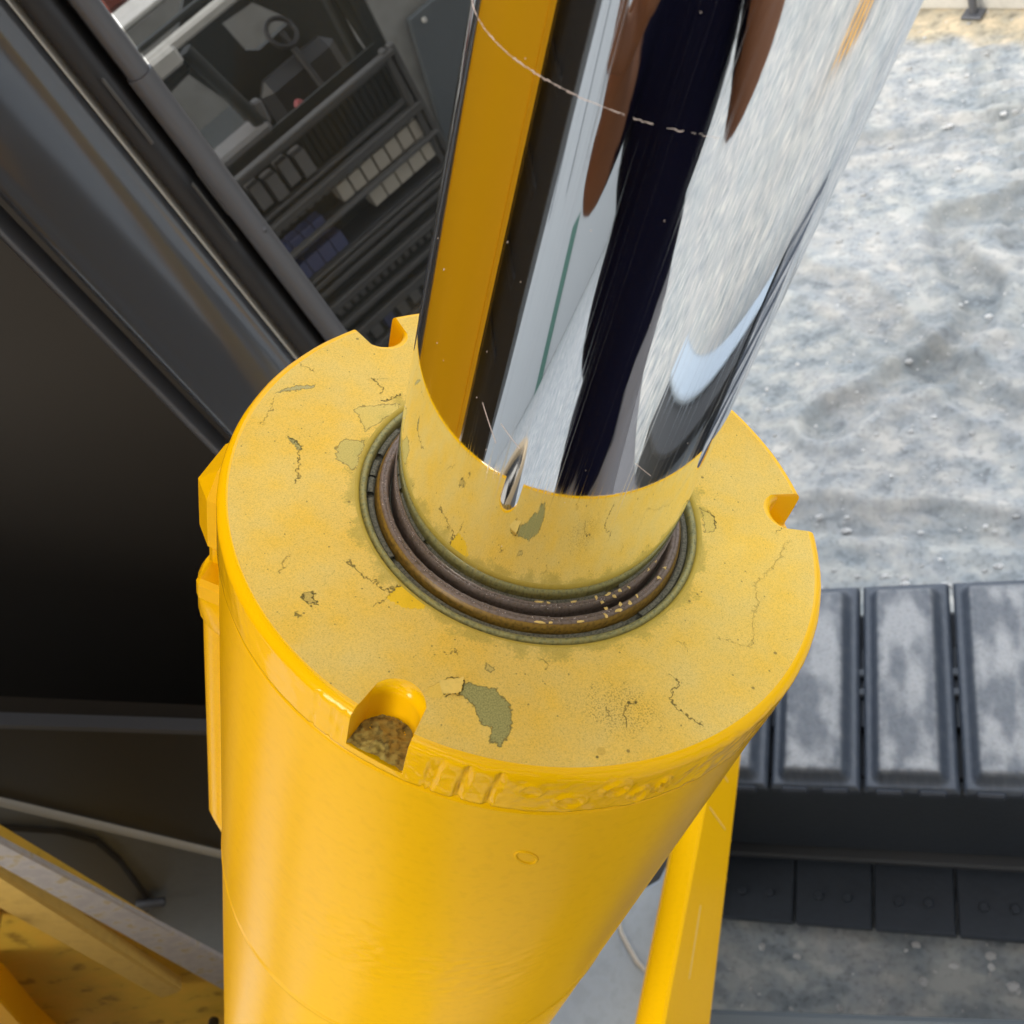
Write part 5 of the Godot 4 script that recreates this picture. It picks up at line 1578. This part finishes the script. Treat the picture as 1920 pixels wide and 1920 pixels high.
	node("hand", nets(hand(wrr, Vector3(0.085, -0.105, 0.045) + o, Vector3(-0.75, 0.35, -0.55), skin), 0.004, 0.006), t)
	# the phone, held just behind the camera's place
	var b := Mb.new()
	b.xf = Transform3D(Basis(Vector3(0.910368, -0.378065, -0.168220), Vector3(0.073919, 0.548564, -0.832834), Vector3(0.407145, 0.745751, 0.527341)), o)
	b.box(Vector3(-0.005, -0.05, 0.016), Vector3(0.155, 0.075, 0.009), 0.003)
	var ph := obj("phone", b, M.black_plastic)
	ph.transform = t.transform
	tag(ph, "black phone held by the person mirrored in the rod", "phone")


func hand(wrist: Vector3, palm: Vector3, inward: Vector3, c: Color) -> Array:
	var along := (palm - wrist).normalized()
	inward = (inward - along * inward.dot(along)).normalized()
	var side := along.cross(inward)
	var v := [[wrist, palm, 0.026, 0.022, c], [palm - side * 0.026, palm + side * 0.026, 0.019, 0.018, c]]
	for k in 4:
		var root := palm + side * (-0.033 + 0.022 * k)
		var l: float = [0.030, 0.034, 0.032, 0.026][k]
		var a := root + along * l + inward * 0.006
		var d := a + (along * 0.45 + inward * 0.85).normalized() * l * 0.8
		var e := d + (inward * 0.95 - along * 0.25).normalized() * l * 0.65
		v.append([root, a, 0.0095, 0.009, c]); v.append([a, d, 0.009, 0.0082, c]); v.append([d, e, 0.0082, 0.007, Color(c.r * 1.5, c.g * 1.3, c.b * 1.35)])
	var th := palm.lerp(wrist, 0.55) - side * 0.026
	var t1 := th + (-side * 0.7 + inward * 0.6 + along * 0.4).normalized() * 0.034
	v.append([th, t1, 0.013, 0.011, c]); v.append([t1, t1 + (inward * 0.6 + along * 0.7).normalized() * 0.028, 0.011, 0.009, c])
	return v


# surface nets of a smooth union of tapered capsules
func nets(bones: Array, cell: float, k: float) -> ArrayMesh:
	var lo := Vector3.ONE * 1e9; var hi := -lo
	for q in bones:
		for e in 2:
			lo = lo.min(q[e] - Vector3.ONE * (q[2 + e] + 2.5 * cell)); hi = hi.max(q[e] + Vector3.ONE * (q[2 + e] + 2.5 * cell))
	var n := Vector3i(((hi - lo) / cell).ceil()) + Vector3i.ONE
	var F := PackedFloat32Array(); F.resize(n.x * n.y * n.z); F.fill(9.0)
	var K := PackedInt32Array(); K.resize(F.size())
	var near := PackedFloat32Array(); near.resize(F.size()); near.fill(9.0)
	for bi in bones.size():
		var q: Array = bones[bi]
		var a: Vector3 = q[0]; var b: Vector3 = q[1]; var r0: float = q[2]; var r1: float = q[3]
		var pad := maxf(r0, r1) + k + 2.0 * cell
		var i0 := Vector3i(((a.min(b) - Vector3.ONE * pad - lo) / cell).floor()).clamp(Vector3i.ZERO, n - Vector3i.ONE)
		var i1 := Vector3i(((a.max(b) + Vector3.ONE * pad - lo) / cell).ceil()).clamp(Vector3i.ZERO, n - Vector3i.ONE)
		var ab := b - a; var l2 := maxf(ab.length_squared(), 1e-12)
		for z in range(i0.z, i1.z + 1):
			for y in range(i0.y, i1.y + 1):
				for x in range(i0.x, i1.x + 1):
					var p := lo + Vector3(x, y, z) * cell
					var h := clampf((p - a).dot(ab) / l2, 0.0, 1.0)
					var d := p.distance_to(a + ab * h) - lerpf(r0, r1, h)
					var i := (z * n.y + y) * n.x + x
					var f := F[i]
					var e := maxf(k - absf(f - d), 0.0) / k
					F[i] = minf(f, d) - e * e * k * 0.25
					if d < near[i]: near[i] = d; K[i] = bi
	var at := PackedInt32Array(); at.resize(F.size()); at.fill(-1)
	var P := PackedVector3Array(); var C := PackedColorArray(); var I := PackedInt32Array()
	var sx := 1; var sy := n.x; var sz := n.x * n.y
	for z in n.z - 1:
		for y in n.y - 1:
			for x in n.x - 1:
				var i := z * sz + y * sy + x
				var s := 0; var sum := Vector3.ZERO; var cnt := 0
				var v := [F[i], F[i + 1], F[i + sy], F[i + sy + 1], F[i + sz], F[i + sz + 1], F[i + sz + sy], F[i + sz + sy + 1]]
				for c in 8:
					if v[c] < 0.0: s += 1
				if s == 0 or s == 8: continue
				for c in 8:
					for ax in 3:
						if c & (1 << ax): continue
						var c2 := c | (1 << ax)
						if (v[c] < 0.0) == (v[c2] < 0.0): continue
						var u: float = v[c] / (v[c] - v[c2])
						var q := Vector3(c & 1, (c >> 1) & 1, (c >> 2) & 1)
						q[ax] += u
						sum += q; cnt += 1
				at[i] = P.size()
				P.append(lo + (Vector3(x, y, z) + sum / cnt) * cell)
				C.append(bones[K[i]][4])
	for z in range(1, n.z - 1):
		for y in range(1, n.y - 1):
			for x in range(1, n.x - 1):
				var i := z * sz + y * sy + x
				for ax in 3:
					var st: int = [sx, sy, sz][ax]
					if (F[i] < 0.0) == (F[i + st] < 0.0): continue
					var u: int = [sy, sz, sx][ax]; var w: int = [sz, sx, sy][ax]
					var q := [at[i], at[i - u], at[i - u - w], at[i - w]]
					if q.min() < 0: continue
					if F[i] < 0.0: q.reverse()
					for m in [0, 1, 2, 0, 2, 3]: I.append(q[m])
	var N := PackedVector3Array(); N.resize(P.size())
	for i in range(0, I.size(), 3):
		var g := (P[I[i + 2]] - P[I[i]]).cross(P[I[i + 1]] - P[I[i]])
		for m in 3: N[I[i + m]] += g
	for i in N.size(): N[i] = N[i].normalized()
	var a := []
	a.resize(Mesh.ARRAY_MAX)
	a[Mesh.ARRAY_VERTEX] = P; a[Mesh.ARRAY_NORMAL] = N; a[Mesh.ARRAY_COLOR] = C; a[Mesh.ARRAY_INDEX] = I
	var mesh := ArrayMesh.new()
	mesh.add_surface_from_arrays(Mesh.PRIMITIVE_TRIANGLES, a)
	mesh.surface_set_material(0, M.person)
	return mesh
